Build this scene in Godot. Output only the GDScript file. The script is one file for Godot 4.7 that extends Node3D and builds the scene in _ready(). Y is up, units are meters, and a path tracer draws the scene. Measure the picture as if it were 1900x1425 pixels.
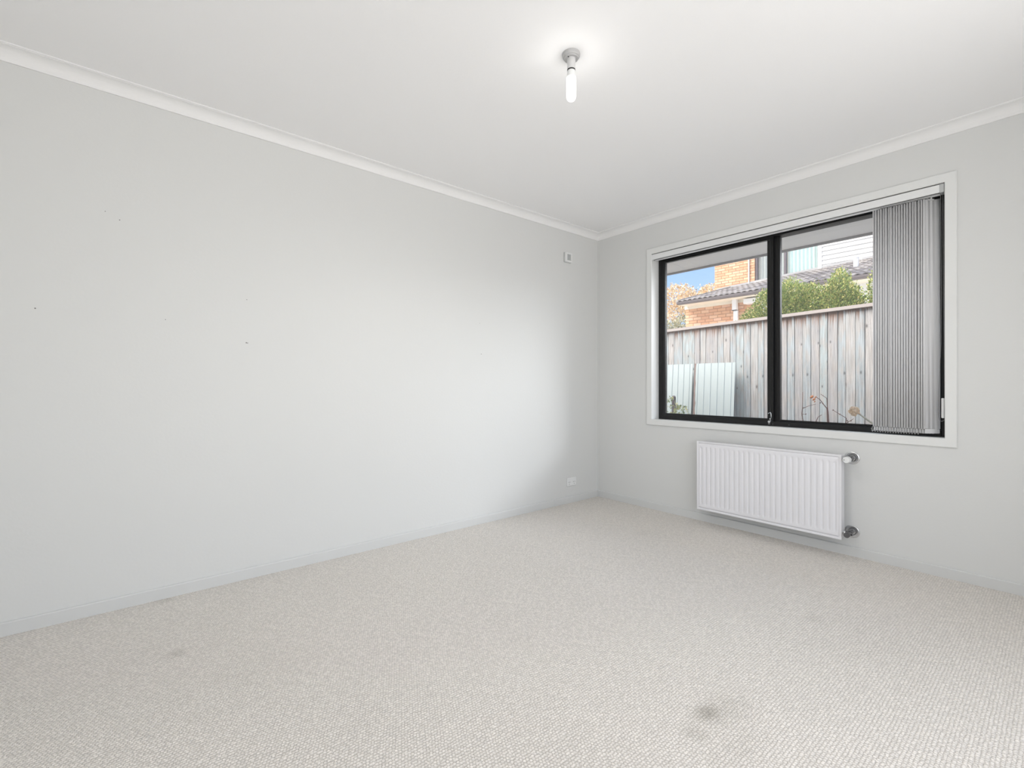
extends Node3D
# An empty bedroom: x = 0 is the window wall's inner face, z = 0 the left wall's, y = 0 the carpet. Metres.

const CEIL := 2.4
const BACK := -4.3
const SIDE := 3.4
# inner faces of the window opening
const WZ0 := 0.573
const WZ1 := 2.366
const WY0 := 0.737
const WY1 := 2.103

const SETTING := {
	&"floor": ["cream loop-pile carpet with a few grey stains, covering the whole room", "carpet"],
	&"ceiling": ["flat white ceiling with the bare bulb hanging from it", "ceiling"],
	&"wall_left": ["long off-white wall without openings, small scuffs on its paint", "wall"],
	&"wall_front": ["off-white wall that holds the window and the radiator", "wall"],
	&"trim_1": ["white cove cornice above the long wall without openings", "cornice"],
	&"trim_2": ["white cove cornice above the wall with the window", "cornice"],
	&"baseboard_left": ["low pale grey skirting along the long wall without openings", "skirting"],
	&"baseboard_front": ["low pale grey skirting under the window and the radiator", "skirting"],
	&"window_1": ["black framed sliding window in a white surround above the radiator", "window"],
	&"roof": ["pale eave soffit with a grey fascia edge just outside the window", "eave"],
	&"veneer_wall": ["red brick outer wall seen as a thin edge at the window's jamb", "wall"],
}

var mats := {}
var rng := RandomNumberGenerator.new()
var uv_shift := Vector2.ZERO


func _ready():
	rng.seed = 71
	make_camera()
	make_light()
	make_materials()
	room_shell()
	trims()
	window_one()
	added_window_two()
	house_outside()
	ceiling_lamp()
	radiator()
	small_wall_things()
	blind()
	yard()
	fence()
	shrubs()
	neighbour()
	trees()


func make_camera():
	var a := deg_to_rad(50.142)
	var cam := Camera3D.new()
	cam.name = "camera"
	var fwd := Vector3(cos(a), 0, -sin(a))
	var right := Vector3(sin(a), 0, cos(a))
	cam.transform = Transform3D(Basis(right, Vector3.UP, -fwd), Vector3(-3.3603, 1.0257, 2.7944))
	cam.rotate_object_local(Vector3.RIGHT, deg_to_rad(0.053))
	cam.fov = 78.847
	cam.near = 0.05
	cam.far = 200.0
	add_child(cam)
	cam.current = true


func make_light():
	var sky := ProceduralSkyMaterial.new()
	sky.sky_top_color = Color(0.42, 0.68, 0.97)
	sky.sky_horizon_color = Color(0.91, 0.96, 1.0)
	sky.sky_curve = 0.14
	sky.ground_bottom_color = Color(0.42, 0.40, 0.37)
	sky.ground_horizon_color = Color(0.62, 0.62, 0.60)
	sky.sky_energy_multiplier = 1.1
	sky.ground_energy_multiplier = 1.0
	var env := Environment.new()
	env.background_mode = Environment.BG_SKY
	env.sky = Sky.new()
	env.sky.sky_material = sky
	env.tonemap_mode = Environment.TONE_MAPPER_LINEAR
	env.tonemap_exposure = 1.0
	env.sdfgi_enabled = true
	env.ssao_enabled = true
	env.ssil_enabled = true
	var we := WorldEnvironment.new()
	we.name = "world_environment"
	we.environment = env
	add_child(we)
	# hazy sun from behind the house, over the roof, onto the fence and the neighbours
	var sun := DirectionalLight3D.new()
	sun.name = "sun"
	sun.light_energy = 2.2
	sun.light_color = Color(1.0, 0.975, 0.94)
	sun.light_angular_distance = 40.0
	sun.shadow_enabled = true
	sun.basis = Basis.looking_at(Vector3(0.56, -0.76, 0.28), Vector3.UP)
	add_child(sun)
	# fill light, set in the added, out-of-view window in the right wall
	var fill_light := AreaLight3D.new()
	fill_light.name = "added_window_fill"
	fill_light.area_size = Vector2(3.0, 1.7)
	fill_light.area_normalize_energy = false
	fill_light.light_energy = 0.71
	fill_light.light_color = Color(1.0, 0.99, 0.975)
	fill_light.area_range = 12.0
	fill_light.shadow_enabled = true
	fill_light.position = Vector3(-2.5, 1.22, 3.385)
	add_child(fill_light)
	# unseen area light over the yard, placed to light the left wall under the eaves
	var yard_light := AreaLight3D.new()
	yard_light.name = "unseen_yard_light"
	yard_light.area_size = Vector2(4.0, 2.4)
	yard_light.area_normalize_energy = false
	yard_light.light_energy = 6.2
	yard_light.light_color = Color(0.985, 0.995, 1.0)
	yard_light.area_range = 25.0
	yard_light.shadow_enabled = true
	yard_light.transform = Transform3D(Basis.looking_at(Vector3(-5.4, -2.6, -5.1), Vector3.UP), Vector3(5.5, 3.9, 6.3))
	add_child(yard_light)


# ---------------------------------------------------------------- helpers
func begin(group := -1) -> SurfaceTool:
	var s := SurfaceTool.new()
	s.begin(Mesh.PRIMITIVE_TRIANGLES)
	s.set_smooth_group(group if group >= 0 else 0xFFFFFFFF)
	return s


func vert(s: SurfaceTool, p: Vector3, n: Vector3):
	var uv := Vector2(p.x, p.z)
	if absf(n.x) >= absf(n.y) and absf(n.x) >= absf(n.z):
		uv = Vector2(p.z, -p.y)
	elif absf(n.z) >= absf(n.y):
		uv = Vector2(p.x, -p.y)
	s.set_uv(uv + uv_shift)
	s.add_vertex(p)


func tri(s: SurfaceTool, a: Vector3, b: Vector3, c: Vector3, out: Vector3):
	var n := (b - a).cross(c - a)
	if n.dot(out) > 0.0:
		var t := b
		b = c
		c = t
	vert(s, a, out)
	vert(s, b, out)
	vert(s, c, out)


func quad(s: SurfaceTool, a: Vector3, b: Vector3, c: Vector3, d: Vector3, out: Vector3):
	tri(s, a, b, c, out)
	tri(s, a, c, d, out)


func box(s: SurfaceTool, lo: Vector3, hi: Vector3, ch := 0.0, t := Transform3D.IDENTITY):
	var mid := (lo + hi) / 2.0
	var h := (hi - lo) / 2.0
	var c := minf(ch, minf(h.x, minf(h.y, h.z)) * 0.9)
	var P := func(sx: float, sy: float, sz: float, ax: int) -> Vector3:
		var v := Vector3(sx * (h.x - (0.0 if ax == 0 else c)), sy * (h.y - (0.0 if ax == 1 else c)), sz * (h.z - (0.0 if ax == 2 else c)))
		return t * (mid + v)
	for sg in [-1.0, 1.0]:
		quad(s, P.call(sg, -1, -1, 0), P.call(sg, 1, -1, 0), P.call(sg, 1, 1, 0), P.call(sg, -1, 1, 0), t.basis * Vector3(sg, 0, 0))
		quad(s, P.call(-1, sg, -1, 1), P.call(1, sg, -1, 1), P.call(1, sg, 1, 1), P.call(-1, sg, 1, 1), t.basis * Vector3(0, sg, 0))
		quad(s, P.call(-1, -1, sg, 2), P.call(1, -1, sg, 2), P.call(1, 1, sg, 2), P.call(-1, 1, sg, 2), t.basis * Vector3(0, 0, sg))
	if c <= 0.0:
		return
	for a in [-1.0, 1.0]:
		for b in [-1.0, 1.0]:
			quad(s, P.call(a, b, -1, 0), P.call(a, b, 1, 0), P.call(a, b, 1, 1), P.call(a, b, -1, 1), t.basis * Vector3(a, b, 0))
			quad(s, P.call(a, -1, b, 0), P.call(a, 1, b, 0), P.call(a, 1, b, 2), P.call(a, -1, b, 2), t.basis * Vector3(a, 0, b))
			quad(s, P.call(-1, a, b, 1), P.call(1, a, b, 1), P.call(1, a, b, 2), P.call(-1, a, b, 2), t.basis * Vector3(0, a, b))
			for d in [-1.0, 1.0]:
				tri(s, P.call(a, b, d, 0), P.call(a, b, d, 1), P.call(a, b, d, 2), t.basis * Vector3(a, b, d))


# a 2D outline in the plane (u, v) at o, pushed along w; k0 and k1 mitre the ends by the outline's u
func extrude(s: SurfaceTool, outline: Array, o: Vector3, u: Vector3, v: Vector3, w: Vector3, k0 := 0.0, k1 := 0.0, caps := true, kv0 := 0.0, kv1 := 0.0):
	var n := outline.size()
	var wd := w.normalized()
	var area := 0.0
	for i in n:
		area += outline[i].cross(outline[(i + 1) % n])
	var sg := 1.0 if area > 0.0 else -1.0
	var A := func(p: Vector2) -> Vector3: return o + u * p.x + v * p.y + wd * (k0 * p.x + kv0 * p.y)
	var B := func(p: Vector2) -> Vector3: return o + u * p.x + v * p.y + w - wd * (k1 * p.x + kv1 * p.y)
	for i in n:
		var p: Vector2 = outline[i]
		var q: Vector2 = outline[(i + 1) % n]
		var e := q - p
		quad(s, A.call(p), A.call(q), B.call(q), B.call(p), (u * e.y - v * e.x) * sg)
	if not caps:
		return
	var idx := Geometry2D.triangulate_polygon(PackedVector2Array(outline))
	for i in range(0, idx.size(), 3):
		tri(s, A.call(outline[idx[i]]), A.call(outline[idx[i + 1]]), A.call(outline[idx[i + 2]]), -w)
		tri(s, B.call(outline[idx[i]]), B.call(outline[idx[i + 1]]), B.call(outline[idx[i + 2]]), w)


# profile of (radius, height along axis), listed upwards; smooth round the axis, hard between bands unless soft
func lathe(s: SurfaceTool, prof: Array, o: Vector3, axis: Vector3, n := 24, soft := false):
	axis = axis.normalized()
	var u := axis.cross(Vector3(0.31, 0.77, 0.55)).normalized()
	var v := axis.cross(u)
	for k in prof.size() - 1:
		s.set_smooth_group(1 if soft else k + 1)
		var a: Vector2 = prof[k]
		var b: Vector2 = prof[k + 1]
		for i in n:
			var f0 := TAU * i / n
			var f1 := TAU * (i + 1) / n
			var d0 := u * cos(f0) + v * sin(f0)
			var d1 := u * cos(f1) + v * sin(f1)
			var out := (d0 + d1) * (b.y - a.y) - axis * 2.0 * (b.x - a.x)
			var p00 := o + d0 * a.x + axis * a.y
			var p10 := o + d1 * a.x + axis * a.y
			var p01 := o + d0 * b.x + axis * b.y
			var p11 := o + d1 * b.x + axis * b.y
			if a.x > 1e-5:
				tri(s, p00, p10, p11, out)
			if b.x > 1e-5:
				tri(s, p00, p11, p01, out)
	s.set_smooth_group(0xFFFFFFFF)


func tube(s: SurfaceTool, pts: Array, r0: float, r1 := -1.0, n := 7):
	if r1 < 0.0:
		r1 = r0
	s.set_smooth_group(1)
	var rings := []
	for i in pts.size():
		var d: Vector3 = (pts[mini(i + 1, pts.size() - 1)] - pts[maxi(i - 1, 0)]).normalized()
		var u := d.cross(Vector3(0.27, 0.36, 0.89) if absf(d.y) > 0.5 else Vector3.UP).normalized()
		var v := d.cross(u)
		var r := lerpf(r0, r1, float(i) / maxf(1.0, pts.size() - 1.0))
		var ring := []
		for k in n:
			ring.append(pts[i] + (u * cos(TAU * k / n) + v * sin(TAU * k / n)) * r)
		rings.append(ring)
	for i in pts.size() - 1:
		for k in n:
			var m: int = (k + 1) % n
			var mid: Vector3 = (pts[i] + pts[i + 1]) / 2.0
			var out: Vector3 = (rings[i][k] + rings[i][m] + rings[i + 1][k] + rings[i + 1][m]) / 4.0 - mid
			quad(s, rings[i][k], rings[i][m], rings[i + 1][m], rings[i + 1][k], out)
	for k in range(1, n - 1):
		tri(s, rings[0][0], rings[0][k], rings[0][k + 1], pts[0] - pts[1])
		tri(s, rings[-1][0], rings[-1][k], rings[-1][k + 1], pts[-1] - pts[-2])
	s.set_smooth_group(0xFFFFFFFF)


func bead_mesh(r: float) -> Mesh:
	var s := begin()
	lathe(s, [Vector2(0, -r), Vector2(r * 0.75, -r * 0.66), Vector2(r, 0), Vector2(r * 0.75, r * 0.66), Vector2(0, r)], Vector3.ZERO, Vector3.UP, 8, true)
	s.generate_normals()
	return s.commit()


func finish(s: SurfaceTool, m: Material) -> ArrayMesh:
	s.generate_normals()
	s.set_material(m)
	return s.commit()


func obj(called: String, s: SurfaceTool, m: Material, parent: Node = self) -> MeshInstance3D:
	return put(called, finish(s, m), parent)


func put(called: String, mesh: Mesh, parent: Node = self, m: Material = null, at := Transform3D.IDENTITY) -> MeshInstance3D:
	var o := MeshInstance3D.new()
	o.name = called
	o.mesh = mesh
	o.transform = at
	if m:
		o.material_override = m
	parent.add_child(o, true)
	return o


func scatter(called: String, mesh: Mesh, m: Material, places: Array, tints: Array, parent: Node) -> MultiMeshInstance3D:
	var mm := MultiMesh.new()
	mm.transform_format = MultiMesh.TRANSFORM_3D
	mm.use_colors = tints.size() > 0
	mm.mesh = mesh
	mm.instance_count = places.size()
	for i in places.size():
		mm.set_instance_transform(i, places[i])
		if tints.size() > 0:
			mm.set_instance_color(i, tints[i])
	var o := MultiMeshInstance3D.new()
	o.name = called
	o.multimesh = mm
	o.material_override = m
	o.set_meta("kind", "stuff")
	parent.add_child(o, true)
	return o


func base(called: String, at := Vector3.ZERO) -> Node3D:
	var o := Node3D.new()
	o.name = called
	o.position = at
	add_child(o, true)
	return o


func tag(o: Node, label: String, category: String, group := "") -> Node:
	o.set_meta("label", label)
	o.set_meta("category", category)
	if group != "":
		o.set_meta("group", group)
	return o


func structure(o: Node) -> Node:
	o.set_meta("kind", "structure")
	if SETTING.has(o.name):
		tag(o, SETTING[o.name][0], SETTING[o.name][1])
	return o


func mat(called: String, c: Color, rough := 0.6, metal := 0.0) -> StandardMaterial3D:
	if mats.has(called):
		return mats[called]
	var m := StandardMaterial3D.new()
	m.resource_name = called
	m.albedo_color = c
	m.roughness = rough
	m.metallic = metal
	mats[called] = m
	return m


func lin(r: float, g: float, b: float) -> Color:
	return Color(r, g, b).linear_to_srgb()


# ---------------------------------------------------------------- materials
func make_materials():
	var plaster_noise := FastNoiseLite.new()
	plaster_noise.seed = 5
	plaster_noise.frequency = 0.06
	plaster_noise.fractal_octaves = 4
	var pt := NoiseTexture2D.new()
	pt.width = 512
	pt.height = 512
	pt.seamless = true
	pt.as_normal_map = true
	pt.bump_strength = 1.2
	pt.noise = plaster_noise
	for e in [["wall_paint", Color(0.868, 0.872, 0.868), 0.62], ["ceiling_paint", Color(0.98, 0.98, 0.982), 0.85], ["outdoor_render", Color(0.94, 0.94, 0.93), 0.8]]:
		var m := mat(e[0], e[1], e[2])
		m.normal_enabled = true
		m.normal_texture = pt
		m.normal_scale = 0.12
		m.uv1_triplanar = true
		m.uv1_world_triplanar = true
		m.uv1_scale = Vector3(1.6, 1.6, 1.6)
		m.metallic_specular = 0.35
	mat("trim_paint", Color(0.905, 0.91, 0.905), 0.4)
	mat("baseboard_paint", Color(0.845, 0.85, 0.848), 0.42)
	mat("cornice_paint", Color(0.945, 0.945, 0.945), 0.7)
	mat("black_frame", Color(0.075, 0.077, 0.08), 0.42, 0.1)
	mat("black_gasket", Color(0.03, 0.03, 0.032), 0.7)
	mat("white_plastic", Color(0.92, 0.925, 0.925), 0.4)
	mat("grey_plastic", Color(0.72, 0.73, 0.73), 0.45)
	mat("dark_slot", Color(0.16, 0.16, 0.165), 0.7)
	mat("chrome", Color(0.84, 0.845, 0.85), 0.3, 1.0)
	mat("dull_metal", Color(0.45, 0.45, 0.46), 0.35, 1.0)
	mat("radiator_paint", Color(0.93, 0.93, 0.945), 0.32)
	var slat := mat("blind_fabric", Color(0.935, 0.935, 0.94), 0.75)
	slat.backlight_enabled = true
	slat.backlight = Color(0.6, 0.6, 0.6)
	mat("clear_bead", Color(0.80, 0.80, 0.80), 0.25)
	mat("steel_bead", Color(0.52, 0.52, 0.52), 0.3, 0.8)
	var glass := mat("window_glass", Color(0.97, 0.985, 0.98, 0.03), 0.0)
	glass.transparency = BaseMaterial3D.TRANSPARENCY_ALPHA
	glass.metallic_specular = 0.5
	var bulb := mat("bulb_glow", Color(1, 1, 1), 0.4)
	bulb.emission_enabled = true
	bulb.emission = Color(1.0, 0.99, 0.97)
	bulb.emission_energy_multiplier = 1.6
	carpet()
	wood()
	mat("brick_a", Color(0.81, 0.63, 0.50), 0.9)
	mat("brick_b", Color(0.84, 0.68, 0.56), 0.9)
	mat("brick_c", Color(0.79, 0.60, 0.475), 0.9)
	mat("brick_d", Color(0.83, 0.67, 0.57), 0.9)
	mat("mortar", Color(0.68, 0.57, 0.49), 0.95)
	mat("old_brick", Color(0.62, 0.36, 0.28), 0.9)
	mat("old_mortar", Color(0.62, 0.56, 0.50), 0.95)
	mat("tile_a", Color(0.50, 0.485, 0.485), 0.8)
	mat("tile_b", Color(0.57, 0.55, 0.545), 0.8)
	mat("tile_c", Color(0.43, 0.415, 0.425), 0.8)
	mat("gutter_grey", Color(0.34, 0.315, 0.325), 0.5)
	mat("fascia_grey", Color(0.60, 0.60, 0.61), 0.6)
	mat("cream_paint", Color(0.86, 0.83, 0.77), 0.6)
	mat("white_board", Color(0.86, 0.86, 0.86), 0.55)
	mat("bounce_ground", Color(0.82, 0.80, 0.77), 1.0)  # unseen ground, kept pale to bounce light up onto the soffit
	mat("bark", Color(0.38, 0.31, 0.25), 0.95)
	mat("twig", Color(0.40, 0.27, 0.25), 0.9)
	mat("dry_stem", Color(0.74, 0.74, 0.66), 0.8)
	var leaf := mat("leaf", Color(1, 1, 1), 0.65)
	leaf.vertex_color_use_as_albedo = true
	leaf.backlight_enabled = true
	leaf.backlight = Color(0.35, 0.35, 0.25)
	leaf.cull_mode = BaseMaterial3D.CULL_DISABLED


# loop pile: rows of small round loops, each with its own tone, 48 to a tile of 0.456 m
func carpet():
	var n := 48
	var px := 864
	var cell := px / n
	var r := RandomNumberGenerator.new()
	r.seed = 11
	var tone := []
	var jit := []
	for i in n * n:
		tone.append(r.randf_range(-0.10, 0.06))
		jit.append(Vector2(r.randf_range(-0.22, 0.22), r.randf_range(-0.22, 0.22)))
	var col := Image.create(px, px, false, Image.FORMAT_RGB8)
	var hgt := Image.create(px, px, false, Image.FORMAT_L8)
	for y in px:
		for x in px:
			var row := y / cell
			var xs := (x + (cell / 2 if row % 2 else 0)) % px
			var k: int = row * n + xs / cell
			var d: Vector2 = Vector2((xs % cell) / float(cell) - 0.5, (y % cell) / float(cell) - 0.5) + jit[k]
			var h := clampf(1.0 - d.length_squared() * 3.4, 0.0, 1.0)
			h = sqrt(h) * (1.0 + tone[k] * 1.8)
			var fibre := 0.03 * sin(x * 2.3 + y * 1.1 + k)
			var c: float = 0.90 + 0.075 * h + tone[k] * 0.3 + fibre * 0.5
			col.set_pixel(x, y, Color(0.965 * c, 0.945 * c, 0.92 * c))
			hgt.set_pixel(x, y, Color(h, h, h))
	var m := mat("carpet_loops", Color(1, 1, 1), 0.95)
	m.albedo_texture = ImageTexture.create_from_image(col)
	m.heightmap_enabled = true
	m.heightmap_texture = ImageTexture.create_from_image(hgt)
	m.heightmap_scale = 0.22
	m.vertex_color_use_as_albedo = true
	m.metallic_specular = 0.15
	m.uv1_scale = Vector3(1.0 / 0.456, 1.0 / 0.456, 1)


# weathered softwood: streaks along the board, knots, tannin stain under the capping (texture top = board top)
func wood():
	for v in 5:
		var r := RandomNumberGenerator.new()
		r.seed = 40 + v
		var nz := FastNoiseLite.new()
		nz.seed = 9 + v
		nz.frequency = 0.02
		nz.fractal_octaves = 3
		var w := 64
		var h := 768
		var im := Image.create(w, h, false, Image.FORMAT_RGB8)
		var tint: Vector3 = [Vector3(0.645, 0.65, 0.655), Vector3(0.625, 0.665, 0.68), Vector3(0.62, 0.62, 0.63), Vector3(0.605, 0.635, 0.655), Vector3(0.66, 0.655, 0.655)][v]
		var warm := Vector3(0.645, 0.63, 0.622)
		var knots := []
		for k in 3:
			knots.append(Vector3(r.randf_range(8, 56), r.randf_range(60, h - 20), r.randf_range(3.0, 5.5)))
		var stain: float = [12.0, 20.0, 34.0, 26.0, 8.0][v]
		for x in w:
			for y in h:
				var bend := 0.0
				for k in knots:
					bend += 9.0 * exp(-absf(y - k.y) / 26.0) * signf(x - k.x) * exp(-absf(x - k.x) / 16.0)
				var g := nz.get_noise_2d((x - bend) * 9.0, y * 0.35)
				var big := nz.get_noise_2d(x * 1.2 + 300.0, y * 0.5)
				var fine := nz.get_noise_2d((x - bend) * 26.0 + 90.0, y * 0.16)
				var c := tint.lerp(warm, clampf(0.18 + big * 1.4, 0.0, 0.75)) * (1.04 + g * 0.20 + fine * 0.22)
				for k in knots:
					var q: float = Vector2(x - k.x, (y - k.y) * 0.7).length() / k.z
					c *= 1.0 - 0.5 * exp(-q * q)
				var edge := stain * (1.0 + 1.6 * nz.get_noise_2d(x * 5.0, 900.0 + v))
				var st := clampf(1.0 - (y - edge * 0.4) / maxf(edge, 1.0), 0.0, 1.0)
				c = c.lerp(Vector3(0.47, 0.34, 0.28), st * 0.75)
				im.set_pixel(x, y, Color(c.x, c.y, c.z))
		var m := mat("paling_%d" % v, Color(1, 1, 1), 0.9)
		m.albedo_texture = ImageTexture.create_from_image(im)
		m.metallic_specular = 0.2


# ---------------------------------------------------------------- the room
func room_shell():
	# carpeted floor: a grid, so that wear and stains can sit in it
	var s := begin(1)
	var nx := 172
	var nz := 136
	var stains := [
		[Vector2(-1.955, 2.066), 0.050, 0.032, 0.42], [Vector2(-1.90, 2.09), 0.10, 0.06, 0.14], [Vector2(-2.065, 2.085), 0.030, 0.03, 0.22], [Vector2(-2.02, 2.19), 0.12, 0.05, 0.08],
		[Vector2(-1.03, 2.07), 0.05, 0.03, 0.10], [Vector2(-3.205, 0.607), 0.035, 0.03, 0.16], [Vector2(-3.196, 0.035), 0.04, 0.02, 0.15], [Vector2(-3.0, 0.95), 0.30, 0.2, 0.035],
		[Vector2(-2.5, 1.9), 0.4, 0.3, 0.03], [Vector2(-1.2, 2.3), 0.4, 0.25, 0.03], [Vector2(-0.6, 0.9), 0.07, 0.04, 0.06], [Vector2(-2.8, 1.4), 0.25, 0.3, 0.03]]
	var wear := FastNoiseLite.new()
	wear.seed = 3
	wear.frequency = 0.9
	var tint := func(p: Vector3) -> Color:
		var k := 1.0 + 0.03 * wear.get_noise_2d(p.x, p.z)
		var dirt := 0.0
		for t in stains:
			var d: Vector2 = Vector2((p.x - t[0].x) / t[1], (p.z - t[0].y) / t[2])
			dirt = maxf(dirt, t[3] * exp(-d.length_squared()))
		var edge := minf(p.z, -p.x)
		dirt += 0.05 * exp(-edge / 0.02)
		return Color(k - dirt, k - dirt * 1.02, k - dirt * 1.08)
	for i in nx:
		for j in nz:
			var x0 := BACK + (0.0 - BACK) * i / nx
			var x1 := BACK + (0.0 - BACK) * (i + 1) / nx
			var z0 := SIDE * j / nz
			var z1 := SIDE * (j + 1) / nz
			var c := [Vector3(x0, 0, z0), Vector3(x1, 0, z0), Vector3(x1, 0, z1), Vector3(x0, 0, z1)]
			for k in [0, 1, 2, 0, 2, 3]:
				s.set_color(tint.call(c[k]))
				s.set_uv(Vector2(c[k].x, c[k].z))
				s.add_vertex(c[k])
	s.set_color(Color.WHITE)
	s.set_smooth_group(0xFFFFFFFF)
	box(s, Vector3(BACK - 0.1, -0.15, -0.1), Vector3(0.1, -0.004, SIDE + 0.1))
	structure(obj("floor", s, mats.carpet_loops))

	s = begin()
	box(s, Vector3(BACK - 0.1, CEIL, -0.1), Vector3(0.1, CEIL + 0.1, SIDE + 0.1))
	structure(obj("ceiling", s, mats.ceiling_paint))

	s = begin()
	box(s, Vector3(BACK - 0.1, -0.004, -0.12), Vector3(0.12, CEIL, 0.0))
	var wl = structure(obj("wall_left", s, mats.wall_paint))
	# knocks and picture-hook marks in the paint
	for q in [[-3.369, 1.779, 2.5], [-3.419, 1.807, 2.0], [-2.856, 1.246, 3.5], [-2.85, 1.245, 2.5], [-2.854, 1.474, 2.0], [-1.323, 1.25, 3.0], [-1.338, 1.476, 2.0], [-3.641, 1.346, 3.0], [-3.2, 1.338, 2.0]]:
		var d := begin()
		var r: float = q[2] * 0.001
		lathe(d, [Vector2(0.0, 0.0003), Vector2(r, 0.0003), Vector2(r * 0.7, 0.0009), Vector2(0.0, 0.0006)], Vector3(q[0], q[1], 0.0), Vector3(0, 0, 1), 7)
		obj("scuff_mark", d, mat("scuff_grey", Color(0.50, 0.50, 0.50), 0.8), wl)

	s = begin()
	var a := 0.019
	for b in [[Vector3(0, -0.004, 0), Vector3(0.12, WY0 - a, SIDE)], [Vector3(0, WY1 + a, 0), Vector3(0.12, CEIL, SIDE)], [Vector3(0, WY0 - a, 0), Vector3(0.12, WY1 + a, WZ0 - a)], [Vector3(0, WY0 - a, WZ1 + a), Vector3(0.12, WY1 + a, SIDE)]]:
		box(s, b[0], b[1])
	structure(obj("wall_front", s, mats.wall_paint))

	s = begin()
	box(s, Vector3(BACK - 0.12, -0.004, 0), Vector3(BACK, CEIL, SIDE))
	structure(obj("wall_back", s, mats.wall_paint))

	s = begin()
	for b in [[Vector3(BACK - 0.1, -0.004, SIDE), Vector3(0.12, 0.2, SIDE + 0.2)], [Vector3(BACK - 0.1, 2.2, SIDE), Vector3(0.12, CEIL, SIDE + 0.2)], [Vector3(BACK - 0.1, 0.2, SIDE), Vector3(-4.0, 2.2, SIDE + 0.2)], [Vector3(-0.9, 0.2, SIDE), Vector3(0.12, 2.2, SIDE + 0.2)]]:
		box(s, b[0], b[1])
	structure(obj("wall_right", s, mats.wall_paint))


func trims():
	# cove cornice: a lip on the ceiling, a hollow, a lip on the wall
	var cove := [Vector2(0.0, 0.0), Vector2(0.0, -0.055), Vector2(0.006, -0.055)]
	for i in 9:
		var f := PI / 2 * i / 8.0
		cove.append(Vector2(0.052 - 0.044 * cos(f), -0.050 + 0.042 * sin(f)))
	cove += [Vector2(0.054, -0.006), Vector2(0.060, -0.006), Vector2(0.060, 0.0)]
	var skirt := [Vector2(0.0, -0.004), Vector2(0.0, 0.056), Vector2(0.007, 0.056), Vector2(0.010, 0.055), Vector2(0.012, 0.052), Vector2(0.012, -0.004)]
	var up := Vector3.UP
	var runs := [["trim_1", "baseboard_left", Vector3(BACK, 0, 0), Vector3(0, 0, 1), Vector3(-BACK, 0, 0)], ["trim_2", "baseboard_front", Vector3(0, 0, 0), Vector3(-1, 0, 0), Vector3(0, 0, SIDE)], ["trim_3", "baseboard_right", Vector3(BACK, 0, SIDE), Vector3(0, 0, -1), Vector3(-BACK, 0, 0)], ["trim_4", "baseboard_back", Vector3(BACK, 0, 0), Vector3(1, 0, 0), Vector3(0, 0, SIDE)]]
	for r in runs:
		var s := begin()
		extrude(s, cove, r[2] + up * CEIL, r[3], up, r[4], 1.0, 1.0)
		structure(obj(r[0], s, mats.cornice_paint))
		s = begin()
		extrude(s, skirt, r[2], r[3], up, r[4], 1.0, 1.0)
		structure(obj(r[1], s, mats.baseboard_paint))


func framed(parent: Node, called: String, m: Material, x0: float, x1: float, y0: float, y1: float, z0: float, z1: float, wl: float, wr: float, wb: float, wt: float, ch := 0.0015):
	for b in [[y0, y1, z0, z0 + wl], [y0, y1, z1 - wr, z1], [y0, y0 + wb, z0 + wl, z1 - wr], [y1 - wt, y1, z0 + wl, z1 - wr]]:
		var s := begin()
		box(s, Vector3(x0, b[0], b[2]), Vector3(x1, b[1], b[3]), ch)
		obj(called, s, m, parent)


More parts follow.
